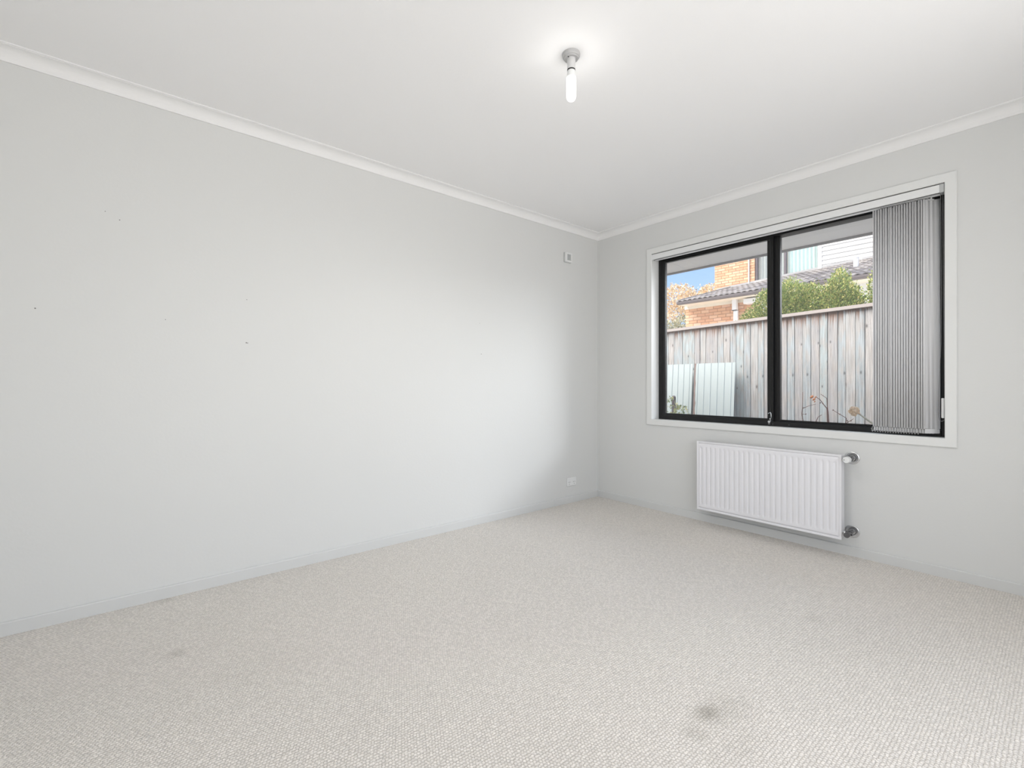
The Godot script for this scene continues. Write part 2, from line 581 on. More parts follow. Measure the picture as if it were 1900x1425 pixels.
func window_one():
	var w := base("window_1", Vector3.ZERO)
	structure(w)
	# mitred architrave, bevelled towards the wall
	var prof := [Vector2(-0.003, 0.0), Vector2(-0.003, 0.009), Vector2(0.0, 0.012), Vector2(0.041, 0.012), Vector2(0.045, 0.009), Vector2(0.045, 0.0)]
	var out := Vector3(-1, 0, 0)
	var up := Vector3.UP
	var zz := Vector3(0, 0, 1)
	var ww := WZ1 - WZ0
	var hh := WY1 - WY0
	var s := begin()
	extrude(s, prof, Vector3(0, WY0, WZ0), -zz, out, up * hh, -1, -1)
	obj("architrave", s, mats.trim_paint, w)
	s = begin()
	extrude(s, prof, Vector3(0, WY0, WZ1), zz, out, up * hh, -1, -1)
	obj("architrave", s, mats.trim_paint, w)
	s = begin()
	extrude(s, prof, Vector3(0, WY1, WZ0), up, out, zz * ww, -1, -1)
	obj("architrave", s, mats.trim_paint, w)
	s = begin()
	extrude(s, prof, Vector3(0, WY0, WZ0), -up, out, zz * ww, -1, -1)
	obj("architrave", s, mats.trim_paint, w)
	var t := 0.018
	for b in [[WY0 - t, WY1 + t, WZ0 - t, WZ0], [WY0 - t, WY1 + t, WZ1, WZ1 + t], [WY0 - t, WY0, WZ0, WZ1], [WY1, WY1 + t, WZ0, WZ1]]:
		s = begin()
		box(s, Vector3(0.0, b[0], b[2]), Vector3(0.16, b[1], b[3]), 0.0008)
		obj("reveal", s, mats.trim_paint, w)
	# black aluminium frame, sliding sash on the left, fixed light on the right
	framed(w, "window_frame", mats.black_frame, 0.098, 0.185, WY0, WY1, WZ0, WZ1, 0.026, 0.030, 0.034, 0.052)
	var bead := func(called: String, x0: float, x1: float, y0: float, y1: float, z0: float, z1: float, m: Material, p: Node) -> MeshInstance3D:
		var q := begin()
		box(q, Vector3(x0, y0, z0), Vector3(x1, y1, z1), 0.001)
		return obj(called, q, m, p)
	bead.call("track_rib", 0.122, 0.126, WY0 + 0.034, WY0 + 0.046, WZ0 + 0.026, WZ1 - 0.03, mats.black_frame, w)
	var sash := Node3D.new()
	sash.name = "sliding_sash"
	w.add_child(sash)
	bead.call("stile", 0.103, 0.122, 0.752, 2.062, 0.599, 0.630, mats.black_frame, sash)
	bead.call("stile", 0.103, 0.122, 0.752, 2.062, 1.431, 1.470, mats.black_frame, sash)
	bead.call("rail", 0.103, 0.122, 0.752, 0.788, 0.630, 1.431, mats.black_frame, sash)
	bead.call("rail", 0.103, 0.122, 2.036, 2.062, 0.630, 1.431, mats.black_frame, sash)
	bead.call("stile_ridge", 0.100, 0.104, 0.790, 2.034, 0.6135, 0.6165, mats.black_frame, sash)
	bead.call("stile_ridge", 0.100, 0.104, 0.790, 2.034, 1.4375, 1.4405, mats.black_frame, sash)
	bead.call("stile_ridge", 0.100, 0.104, 0.790, 2.034, 1.4590, 1.4620, mats.black_frame, sash)
	var q := begin()
	box(q, Vector3(0.111, 0.786, 0.628), Vector3(0.115, 2.038, 1.433))
	obj("pane", q, mats.window_glass, sash)
	bead.call("fixed_stile", 0.128, 0.160, 0.771, 2.051, 1.450, 1.505, mats.black_frame, w)
	bead.call("fixed_stile_ridge", 0.124, 0.129, 0.785, 2.045, 1.488, 1.491, mats.black_frame, w)
	bead.call("glazing_bead", 0.124, 0.134, 0.771, 2.051, WZ1 - 0.038, WZ1 - 0.030, mats.black_gasket, w)
	q = begin()
	box(q, Vector3(0.141, 0.768, 1.500), Vector3(0.145, 2.054, WZ1 - 0.028))
	obj("fixed_pane", q, mats.window_glass, w)
	# latch with its key on the meeting stile
	var l := Node3D.new()
	l.name = "window_latch"
	w.add_child(l)
	q = begin()
	tube(q, [Vector3(0.094, 0.822, 1.441), Vector3(0.092, 0.828, 1.449), Vector3(0.090, 0.832, 1.4555), Vector3(0.092, 0.824, 1.459), Vector3(0.094, 0.806, 1.460), Vector3(0.095, 0.790, 1.459)], 0.0032)
	obj("latch_lever", q, mats.chrome, l)
	q = begin()
	lathe(q, [Vector2(0, 0), Vector2(0.005, 0), Vector2(0.005, 0.008), Vector2(0, 0.008)], Vector3(0.104, 0.786, 1.452), Vector3(-1, 0, 0), 12)
	obj("screw", q, mats.chrome, l)
	q = begin()
	lathe(q, [Vector2(0, 0), Vector2(0.0085, 0), Vector2(0.0085, 0.007), Vector2(0.004, 0.008), Vector2(0.004, 0.004), Vector2(0, 0.004)], Vector3(0.098, 0.766, 1.447), Vector3(-1, 0, 0), 16)
	obj("lock_barrel", q, mats.chrome, l)
	q = begin()
	tube(q, [Vector3(0.095, 0.777, 1.4585), Vector3(0.093, 0.773, 1.4555), Vector3(0.094, 0.771, 1.450)], 0.0032)
	obj("lock_arm", q, mats.chrome, l)
	q = begin()
	box(q, Vector3(0.092, 0.750, 1.440), Vector3(0.098, 0.753, 1.453), 0.0006)
	obj("strike_lip", q, mats.chrome, l)
	for p in [[0.103, 2.030, 1.4445], [0.097, 0.752, 1.470], [0.097, 0.752, 1.572]]:
		q = begin()
		lathe(q, [Vector2(0, 0), Vector2(0.0035, 0), Vector2(0.0028, 0.0016), Vector2(0, 0.002)], Vector3(p[0], p[1], p[2]), Vector3(-1, 0, 0), 10)
		obj("frame_screw", q, mats.dull_metal, w)


func added_window_two():  # added window, out of view, that holds the fill light
	var w := base("window_2", Vector3.ZERO)
	structure(w)
	var z := SIDE
	for b in [[-4.05, -4.0, 0.15, 2.25], [-0.90, -0.85, 0.15, 2.25], [-4.0, -0.90, 0.15, 0.20], [-4.0, -0.90, 2.20, 2.25]]:
		var s := begin()
		box(s, Vector3(b[0], b[2], z - 0.012), Vector3(b[1], b[3], z - 0.0005), 0.002)
		obj("architrave", s, mats.trim_paint, w)
	for b in [[-4.0, -3.96, 0.2, 2.2], [-0.94, -0.90, 0.2, 2.2], [-3.96, -0.94, 0.2, 0.24], [-3.96, -0.94, 2.16, 2.2], [-2.475, -2.425, 0.24, 2.16]]:
		var s := begin()
		box(s, Vector3(b[0], b[2], z + 0.10), Vector3(b[1], b[3], z + 0.17), 0.002)
		obj("window_frame", s, mats.black_frame, w)
	for b in [[-3.96, -2.475], [-2.425, -0.94]]:
		var s := begin()
		box(s, Vector3(b[0], 0.24, z + 0.13), Vector3(b[1], 2.16, z + 0.134))
		obj("pane", s, mats.window_glass, w)


# brick skin, eaves and roof of the house the room is in
func house_outside():
	var v := base("veneer_wall")
	structure(v)
	var s := begin()
	for b in [[Vector3(0.135, -0.9, -2.0), Vector3(0.235, 0.70, 5.5)], [Vector3(0.135, 2.14, -2.0), Vector3(0.235, 2.45, 5.5)], [Vector3(0.135, 0.70, -2.0), Vector3(0.235, 2.14, 0.545)], [Vector3(0.135, 0.70, 2.395), Vector3(0.235, 2.14, 5.5)]]:
		box(s, b[0], b[1])
	obj("mortar_bed", s, mats.old_mortar, v)
	s = begin()
	box(s, Vector3(-0.055, -0.038, -0.115), Vector3(0.055, 0.038, 0.115), 0.004)
	var full := finish(s, mats.old_brick)
	s = begin()
	box(s, Vector3(-0.055, -0.038, -0.055), Vector3(0.055, 0.038, 0.055), 0.004)
	var half := finish(s, mats.old_brick)
	for k in 17:
		var y := 0.72 + 0.086 * k
		if k % 2 == 0:
			put("brick", full, v, null, Transform3D(Basis.IDENTITY, Vector3(0.186, y, 0.437)))
			put("brick", full, v, null, Transform3D(Basis.IDENTITY, Vector3(0.186, y, 2.503)))
		else:
			put("brick", half, v, null, Transform3D(Basis.IDENTITY, Vector3(0.186, y, 0.495)))
			put("brick", half, v, null, Transform3D(Basis.IDENTITY, Vector3(0.186, y, 2.445)))
	s = begin()
	box(s, Vector3(0.10, 0.66, 0.50), Vector3(0.26, 0.716, 2.44), 0.004)
	obj("brick_sill", s, mats.old_brick, v)
	var r := base("roof")
	structure(r)
	for b in [[-2.0, 0.415], [0.415, 2.9], [2.9, 5.5]]:
		s = begin()
		box(s, Vector3(0.10, 2.150, b[0] + 0.0012), Vector3(0.885, 2.156, b[1] - 0.0012))
		obj("soffit_sheet", s, mats.outdoor_render, r)
	s = begin()
	box(s, Vector3(0.885, 2.132, -2.0), Vector3(0.905, 2.30, 5.5), 0.002)
	obj("fascia", s, mats.fascia_grey, r)
	s = begin()
	extrude(s, [Vector2(0, 0), Vector2(0.10, 0), Vector2(0.115, 0.02), Vector2(0.115, 0.10), Vector2(0.105, 0.11), Vector2(0.105, 0.02), Vector2(0.006, 0.01), Vector2(0.006, 0.10), Vector2(0, 0.10)], Vector3(0.906, 2.185, -2.0), Vector3(1, 0, 0), Vector3.UP, Vector3(0, 0, 7.5))
	obj("gutter", s, mats.gutter_grey, r)
	s = begin()
	extrude(s, [Vector2(0.96, 2.31), Vector2(-2.1, 3.55), Vector2(-5.2, 2.31), Vector2(-5.2, 2.25), Vector2(-2.1, 3.47), Vector2(0.90, 2.25)], Vector3(0, 0, -2.0), Vector3(1, 0, 0), Vector3.UP, Vector3(0, 0, 7.5))
	obj("roof_sheet", s, mats.tile_a, r)
	s = begin()
	for z in [-2.0, 5.42]:
		extrude(s, [Vector2(0.88, 2.25), Vector2(-2.1, 3.46), Vector2(-5.1, 2.25)], Vector3(0, 0, z), Vector3(1, 0, 0), Vector3.UP, Vector3(0, 0, 0.08))
	obj("gable", s, mats.outdoor_render, r)


# ---------------------------------------------------------------- things in the room
func ceiling_lamp():
	var o := base("ceiling_lamp", Vector3(-1.927, CEIL, 1.462))
	tag(o, "bare lit white stick bulb in a batten holder on the ceiling", "lamp")
	var dn := Vector3(0, -1, 0)
	var s := begin()
	lathe(s, [Vector2(0, 0.0), Vector2(0.036, 0.0), Vector2(0.037, 0.004), Vector2(0.036, 0.012), Vector2(0.033, 0.016), Vector2(0.030, 0.017), Vector2(0.029, 0.022), Vector2(0.0, 0.022)], Vector3.ZERO, dn, 40)
	obj("ceiling_rose", s, mat("holder_shaded", Color(0.72, 0.72, 0.72), 0.45), o)  # rose greyer than the holder, its shading put into the colour
	s = begin()
	lathe(s, [Vector2(0, 0), Vector2(0.0028, 0), Vector2(0.0028, 0.002), Vector2(0, 0.002)], Vector3(-0.021, -0.021, 0.004), dn, 10)
	obj("screw", s, mats.dark_slot, o)
	s = begin()
	lathe(s, [Vector2(0.019, 0.02), Vector2(0.0175, 0.026), Vector2(0.0165, 0.066), Vector2(0.0, 0.066)], Vector3.ZERO, dn, 32)
	obj("lamp_holder", s, mat("holder_bright", Color(0.82, 0.82, 0.82), 0.4), o)
	s = begin()
	lathe(s, [Vector2(0.0, 0.066), Vector2(0.0168, 0.066), Vector2(0.0168, 0.071), Vector2(0.0, 0.071)], Vector3.ZERO, dn, 32)
	obj("holder_ring", s, mats.dark_slot, o)
	s = begin()
	lathe(s, [Vector2(0.0, 0.071), Vector2(0.0160, 0.071), Vector2(0.0185, 0.090), Vector2(0.0200, 0.099), Vector2(0.0, 0.099)], Vector3.ZERO, dn, 32)
	obj("bulb_collar", s, mats.white_plastic, o)
	s = begin()
	var prof := [Vector2(0.0, 0.099), Vector2(0.0190, 0.0991), Vector2(0.0200, 0.104), Vector2(0.0200, 0.178)]
	for i in range(1, 7):
		prof.append(Vector2(0.020 * cos(PI / 2 * i / 6), 0.178 + 0.020 * sin(PI / 2 * i / 6)))
	lathe(s, prof, Vector3.ZERO, dn, 32, true)
	obj("bulb", s, mats.bulb_glow, o)
	var l := OmniLight3D.new()
	l.name = "bulb_light"
	l.light_energy = 0.0085
	l.light_size = 0.018
	l.omni_range = 12.0
	l.omni_attenuation = 2.0
	l.light_color = Color(1.0, 0.99, 0.97)
	l.shadow_enabled = true
	l.position = Vector3(0, -0.145, 0)
	o.add_child(l)
	# spotlight added in the bulb to fill floor and walls, sparing the ceiling
	var d := SpotLight3D.new()
	d.name = "bulb_fill_spot"
	d.light_energy = 0.52
	d.light_size = 0.018
	d.spot_range = 12.0
	d.spot_attenuation = 2.0
	d.spot_angle = 85.0
	d.spot_angle_attenuation = 0.7
	d.light_color = Color(1.0, 0.99, 0.97)
	d.shadow_enabled = true
	d.position = Vector3(0, -0.15, 0)
	d.rotation_degrees = Vector3(-90, 0, 0)
	o.add_child(d)


func radiator():
	var o := base("radiator", Vector3(0, 0.108, 1.02))
	tag(o, "white fluted steel panel radiator on the wall below the window", "radiator")
	var L := 0.903
	var H := 0.500
	# pressed front: vertical flutes that fade out at top and bottom, inside a flat rim
	var depth := func(z: float, y: float) -> float:
		var dz := minf(z, L - z)
		var dy := minf(y, H - y)
		if dz < 0.012 or dy < 0.012:
			return 0.0
		if dz < 0.0155 or dy < 0.0155:
			return 0.0035
		var m := clampf((dy - 0.032) / 0.022, 0.0, 1.0) * clampf((dz - 0.024) / 0.004, 0.0, 1.0)
		m = m * m * (3.0 - 2.0 * m)
		var w := 0.5 - 0.5 * cos(TAU * (z - 0.0155) / 0.03355)
		return 0.001 + 0.0052 * m * pow(w, 3.0)
	var zs := []
	var n := 324
	for i in n + 1:
		zs.append(L * i / n)
	var ys := [0.0, 0.006, 0.0118, 0.0122, 0.0153, 0.0157, 0.025, 0.033, 0.038, 0.043, 0.048, 0.053, 0.056, 0.10, 0.25]
	for i in range(ys.size() - 2, -1, -1):
		ys.append(H - ys[i])
	var s := begin(1)
	for i in n:
		for j in ys.size() - 1:
			var c := []
			for k in [[i, j], [i + 1, j], [i + 1, j + 1], [i, j + 1]]:
				c.append(Vector3(-0.100 + depth.call(zs[k[0]], ys[k[1]]), ys[k[1]], zs[k[0]]))
			quad(s, c[0], c[1], c[2], c[3], Vector3(-1, 0, 0))
	s.set_smooth_group(0xFFFFFFFF)
	for e in [[0.0, 0.0, L, 0.0, Vector3(0, -1, 0)], [0.0, H, L, H, Vector3(0, 1, 0)], [0.0, 0.0, 0.0, H, Vector3(0, 0, -1)], [L, 0.0, L, H, Vector3(0, 0, 1)]]:
		var p := Vector3(-0.1, e[1], e[0])
		var q := Vector3(-0.1, e[3], e[2])
		quad(s, p, q, q + Vector3(0.012, 0, 0), p + Vector3(0.012, 0, 0), e[4])
	quad(s, Vector3(-0.0885, 0, 0), Vector3(-0.0885, H, 0), Vector3(-0.0885, H, L), Vector3(-0.0885, 0, L), Vector3(1, 0, 0))
	obj("front_panel", s, mats.radiator_paint, o)
	for z in [0.002, L - 0.007]:
		s = begin()
		box(s, Vector3(-0.0885, 0.004, z), Vector3(-0.035, H - 0.004, z + 0.005), 0.001)
		obj("side_panel", s, mats.radiator_paint, o)
	s = begin()
	box(s, Vector3(-0.047, 0.006, 0.008), Vector3(-0.035, H - 0.006, L - 0.008), 0.003)
	obj("rear_panel", s, mats.radiator_paint, o)
	s = begin()
	for k in 36:
		box(s, Vector3(-0.087, H - 0.008, 0.012 + 0.0244 * k), Vector3(-0.048, H - 0.004, 0.012 + 0.0244 * k + 0.014))
	box(s, Vector3(-0.087, H - 0.007, 0.008), Vector3(-0.083, H - 0.003, L - 0.008))
	box(s, Vector3(-0.052, H - 0.007, 0.008), Vector3(-0.048, H - 0.003, L - 0.008))
	obj("top_grille", s, mats.radiator_paint, o)
	for z in [0.16, 0.72]:
		s = begin()
		box(s, Vector3(-0.036, 0.05, z), Vector3(0.0, 0.45, z + 0.03), 0.001)
		obj("wall_bracket", s, mats.radiator_paint, o)
	for q in [[0.020, H - 0.045], [L - 0.058, H - 0.045]]:
		s = begin()
		box(s, Vector3(-0.1005, q[1], q[0]), Vector3(-0.098, q[1] + 0.003, q[0] + 0.024), 0.0005)
		obj("embossed_mark", s, mats.radiator_paint, o)
	valve(Vector3(0, 0.586, 1.953), true)
	valve(Vector3(0, 0.146, 1.953), false)


func valve(at: Vector3, white: bool):
	var o := base("radiator_valve", at)
	tag(o, "chrome radiator valve with a white cap beside the top of the radiator" if white else "all-metal chrome radiator valve beside the bottom of the radiator", "valve")
	var into := Vector3(-1, 0, 0)
	var s := begin()
	lathe(s, [Vector2(0, 0), Vector2(0.037, 0.0), Vector2(0.038, 0.003), Vector2(0.036, 0.006), Vector2(0.032, 0.0075), Vector2(0.022, 0.0065), Vector2(0.017, 0.004), Vector2(0, 0.004)], Vector3.ZERO, into, 36)
	obj("wall_flange", s, mats.chrome, o)
	s = begin()
	lathe(s, [Vector2(0.0, 0.003), Vector2(0.010, 0.003), Vector2(0.010, 0.040), Vector2(0.013, 0.041), Vector2(0.013, 0.056), Vector2(0, 0.056)], Vector3.ZERO, into, 20)
	obj("wall_pipe", s, mats.dull_metal, o)
	s = begin()
	lathe(s, [Vector2(0, -0.004), Vector2(0.0125, -0.004), Vector2(0.0125, 0.030), Vector2(0.010, 0.031), Vector2(0, 0.031)], Vector3(-0.062, -0.001, 0.012), Vector3(0, 0, -1), 20)
	lathe(s, [Vector2(0, 0), Vector2(0.011, 0), Vector2(0.011, 0.028), Vector2(0, 0.028)], Vector3(-0.062, -0.001, 0.0), into, 20)
	obj("valve_body", s, mats.dull_metal, o)
	s = begin()
	lathe(s, [Vector2(0, 0.0), Vector2(0.014, 0.0), Vector2(0.014, 0.014), Vector2(0, 0.014)], Vector3(-0.062, -0.001, -0.018), Vector3(0, 0, -1), 6)
	obj("union_nut", s, mats.chrome, o)
	s = begin()
	if white:
		lathe(s, [Vector2(0, 0), Vector2(0.016, 0), Vector2(0.0185, 0.004), Vector2(0.0185, 0.034), Vector2(0.0165, 0.038), Vector2(0, 0.039)], Vector3(-0.086, -0.001, 0.0), into, 28)
		obj("white_cap", s, mats.white_plastic, o)
		s = begin()
		box(s, Vector3(-0.1262, -0.003, -0.012), Vector3(-0.1248, 0.001, -0.008), 0.0004)
		obj("cap_mark", s, mats.dark_slot, o)
	else:
		lathe(s, [Vector2(0, 0), Vector2(0.0135, 0), Vector2(0.0135, 0.010), Vector2(0.015, 0.011), Vector2(0.015, 0.030), Vector2(0.013, 0.033), Vector2(0, 0.033)], Vector3(-0.086, -0.001, 0.0), into, 24)
		obj("metal_cap", s, mats.dull_metal, o)


func small_wall_things():
	# power point
	var o := base("power_outlet", Vector3(-0.358, 0.181, 0.0))
	tag(o, "white double power outlet low on the left wall near the corner", "power outlet")
	var s := begin()
	box(s, Vector3(-0.058, -0.036, 0), Vector3(0.058, 0.036, 0.009), 0.003)
	obj("face_plate", s, mats.white_plastic, o)
	for k in [-1.0, 1.0]:
		s = begin()
		box(s, Vector3(k * 0.038 - 0.006, 0.013, 0.009), Vector3(k * 0.038 + 0.006, 0.026, 0.013), 0.002)
		obj("rocker_switch", s, mats.white_plastic, o)
		s = begin()
		for q in [[-0.008, 0.004, 0.5], [0.008, 0.004, -0.5], [0.0, -0.013, 0.0]]:
			box(s, Vector3(-0.0015, -0.004, 0.0088), Vector3(0.0015, 0.004, 0.0094), 0.0, Transform3D(Basis(Vector3(0, 0, 1), q[2]), Vector3(k * 0.030 + q[0], q[1] - 0.006, 0)))
		obj("pin_socket", s, mats.dark_slot, o)
	# thermostat
	o = base("wall_thermostat", Vector3(-0.408, 2.119, 0.0))
	tag(o, "small square white thermostat high on the left wall near the corner", "thermostat")
	s = begin()
	box(s, Vector3(-0.042, -0.043, 0), Vector3(0.042, 0.043, 0.006), 0.002)
	obj("back_plate", s, mats.grey_plastic, o)
	s = begin()
	var ring := [[-0.038, -0.022, -0.040, 0.040], [0.026, 0.038, -0.040, 0.040], [-0.022, 0.026, 0.026, 0.040], [-0.022, 0.026, -0.040, -0.026]]
	for b in ring:
		box(s, Vector3(b[0], b[2], 0.006), Vector3(b[1], b[3], 0.026), 0.0015)
	obj("case", s, mats.white_plastic, o)
	s = begin()
	box(s, Vector3(-0.022, -0.026, 0.006), Vector3(0.026, 0.026, 0.020), 0.001)
	obj("display", s, mats.grey_plastic, o)


func blind():
	var o := base("vertical_blind", Vector3.ZERO)
	tag(o, "pale grey vertical blind drawn back in a stack at the right of the window", "blind")
	var zz := Vector3(0, 0, 1)
	# channel with an open slot underneath
	var s := begin()
	extrude(s, [Vector2(-0.006, 2.052), Vector2(-0.006, 2.094), Vector2(0.050, 2.094), Vector2(0.050, 2.051), Vector2(0.026, 2.051), Vector2(0.026, 2.055), Vector2(0.044, 2.055), Vector2(0.044, 2.088), Vector2(-0.002, 2.088), Vector2(-0.002, 2.052)], Vector3(0, 0, 0.576), Vector3(1, 0, 0), Vector3.UP, zz * 1.766)
	obj("headrail", s, mats.white_plastic, o)
	s = begin()
	box(s, Vector3(-0.0075, 2.051, 2.342), Vector3(0.046, 2.096, 2.361), 0.0015)
	obj("end_cap", s, mats.grey_plastic, o)
	s = begin()
	box(s, Vector3(0.002, 2.066, 0.580), Vector3(0.036, 2.084, 2.340))
	obj("carrier_track", s, mats.dark_slot, o)
	# slat: a shallow curve across its 89 mm
	var outline := []
	for i in 9:
		var u := -1.0 + 2.0 * i / 8.0
		outline.append(Vector2(0.0445 * u, 0.0042 * (1.0 - u * u)))
	for i in range(8, -1, -1):
		var u := -1.0 + 2.0 * i / 8.0
		outline.append(Vector2(0.0445 * u, 0.0042 * (1.0 - u * u) - 0.0007))
	s = begin(1)
	extrude(s, outline, Vector3(0, 0.782, 0), Vector3(1, 0, 0), Vector3(0, 0, -1), Vector3(0, 2.040 - 0.782, 0))
	var slat_mesh := finish(s, mats.blind_fabric)
	var pocket := []
	for p in outline:
		pocket.append(Vector2(p.x, p.y * 1.0 + (0.0006 if p.y > 0.003 else 0.0)))
	s = begin()
	box(s, Vector3(-0.033, 0.757, -0.0050), Vector3(0.0445, 0.7815, -0.0026), 0.0010)
	var weight_mesh := finish(s, mats.blind_fabric)
	s = begin()
	box(s, Vector3(-0.004, 2.036, -0.005), Vector3(0.004, 2.062, 0.0), 0.0008)
	box(s, Vector3(-0.016, 2.036, -0.005), Vector3(0.016, 2.044, -0.001), 0.0015)
	var hook_mesh := finish(s, mats.clear_bead)
	var clips := []
	for k in [-1.0, 1.0]:
		s = begin()
		tube(s, [Vector3(k * 0.033, 0.779, -0.0038), Vector3(k * 0.0435, 0.779, -0.0038), Vector3(k * 0.0445, 0.777, -0.0038), Vector3(k * 0.0445, 0.760, -0.0038), Vector3(k * 0.0430, 0.758, -0.0038), Vector3(k * 0.033, 0.758, -0.0038)], 0.0012, -1.0, 5)
		clips.append(finish(s, mats.clear_bead))
	var r := RandomNumberGenerator.new()
	r.seed = 8
	var fronts := []
	for k in 20:
		var turn := -0.52 + r.randf_range(-0.03, 0.03)
		var z := 2.072 + 0.0119 * k + r.randf_range(-0.0012, 0.0012)
		var x := 0.046
		if k == 19:
			turn = -0.75
			z = 2.304
			x = 0.042
		var t := Transform3D(Basis(Vector3.UP, turn), Vector3(x, r.randf_range(-0.001, 0.001), z))
		var sl := put("slat", slat_mesh, o, null, t)
		put("bottom_weight", weight_mesh, sl)
		put("carrier_hook", hook_mesh, sl)
		put("chain_clip", clips[0], sl)
		put("chain_clip", clips[1], sl)
		fronts.append(t)
	# bead chains that link the weights, front and back
	var bead := bead_mesh(0.0016)
	var spots := []
	for side in [-0.050, 0.050]:
		for k in 18:
			var a: Vector3 = fronts[k] * Vector3(side, 0.768, -0.004)
			var b: Vector3 = fronts[k + 1] * Vector3(side, 0.768, -0.004)
			for i in 6:
				var u := i / 6.0
				spots.append(Transform3D(Basis.IDENTITY, a.lerp(b, u) - Vector3(0, 0.016 * sin(PI * u), 0)))
	# a loose length of it on the ledge
	for i in 26:
		var u := i / 25.0
		spots.append(Transform3D(Basis.IDENTITY, Vector3(-0.002 + 0.006 * sin(u * 11.0), WY0 + 0.0018, 2.145 + 0.075 * u)))
	scatter("link_chain", bead, mats.clear_bead, spots, [], o)
	# control chain, a loop held straight by a weight
	spots = []
	var path := [Vector3(0.012, 2.052, 2.345), Vector3(0.012, 1.55, 2.3475), Vector3(0.010, 1.25, 2.346), Vector3(0.004, 1.00, 2.339), Vector3(0.002, 0.90, 2.337), Vector3(0.002, 0.852, 2.338), Vector3(0.003, 0.834, 2.342), Vector3(0.004, 0.827, 2.350), Vector3(0.006, 0.836, 2.3605), Vector3(0.008, 0.86, 2.3625), Vector3(0.014, 1.40, 2.357), Vector3(0.016, 2.052, 2.353)]
	var curve := Curve3D.new()
	for p in path:
		curve.add_point(p)
	var step := 0.0052
	for i in int(curve.get_baked_length() / step):
		spots.append(Transform3D(Basis.IDENTITY, curve.sample_baked(i * step)))
	scatter("control_chain", bead_mesh(0.0021), mats.steel_bead, spots, [], o)
	s = begin()
	tube(s, path, 0.0006, -1.0, 5)
	obj("chain_core", s, mats.steel_bead, o)
	s = begin()
	lathe(s, [Vector2(0, 0.846), Vector2(0.0068, 0.846), Vector2(0.0078, 0.850), Vector2(0.0078, 0.948), Vector2(0.0068, 0.952), Vector2(0, 0.952)], Vector3(0.012, 0, 2.3545), Vector3.UP, 18)
	obj("chain_weight", s, mats.white_plastic, o)


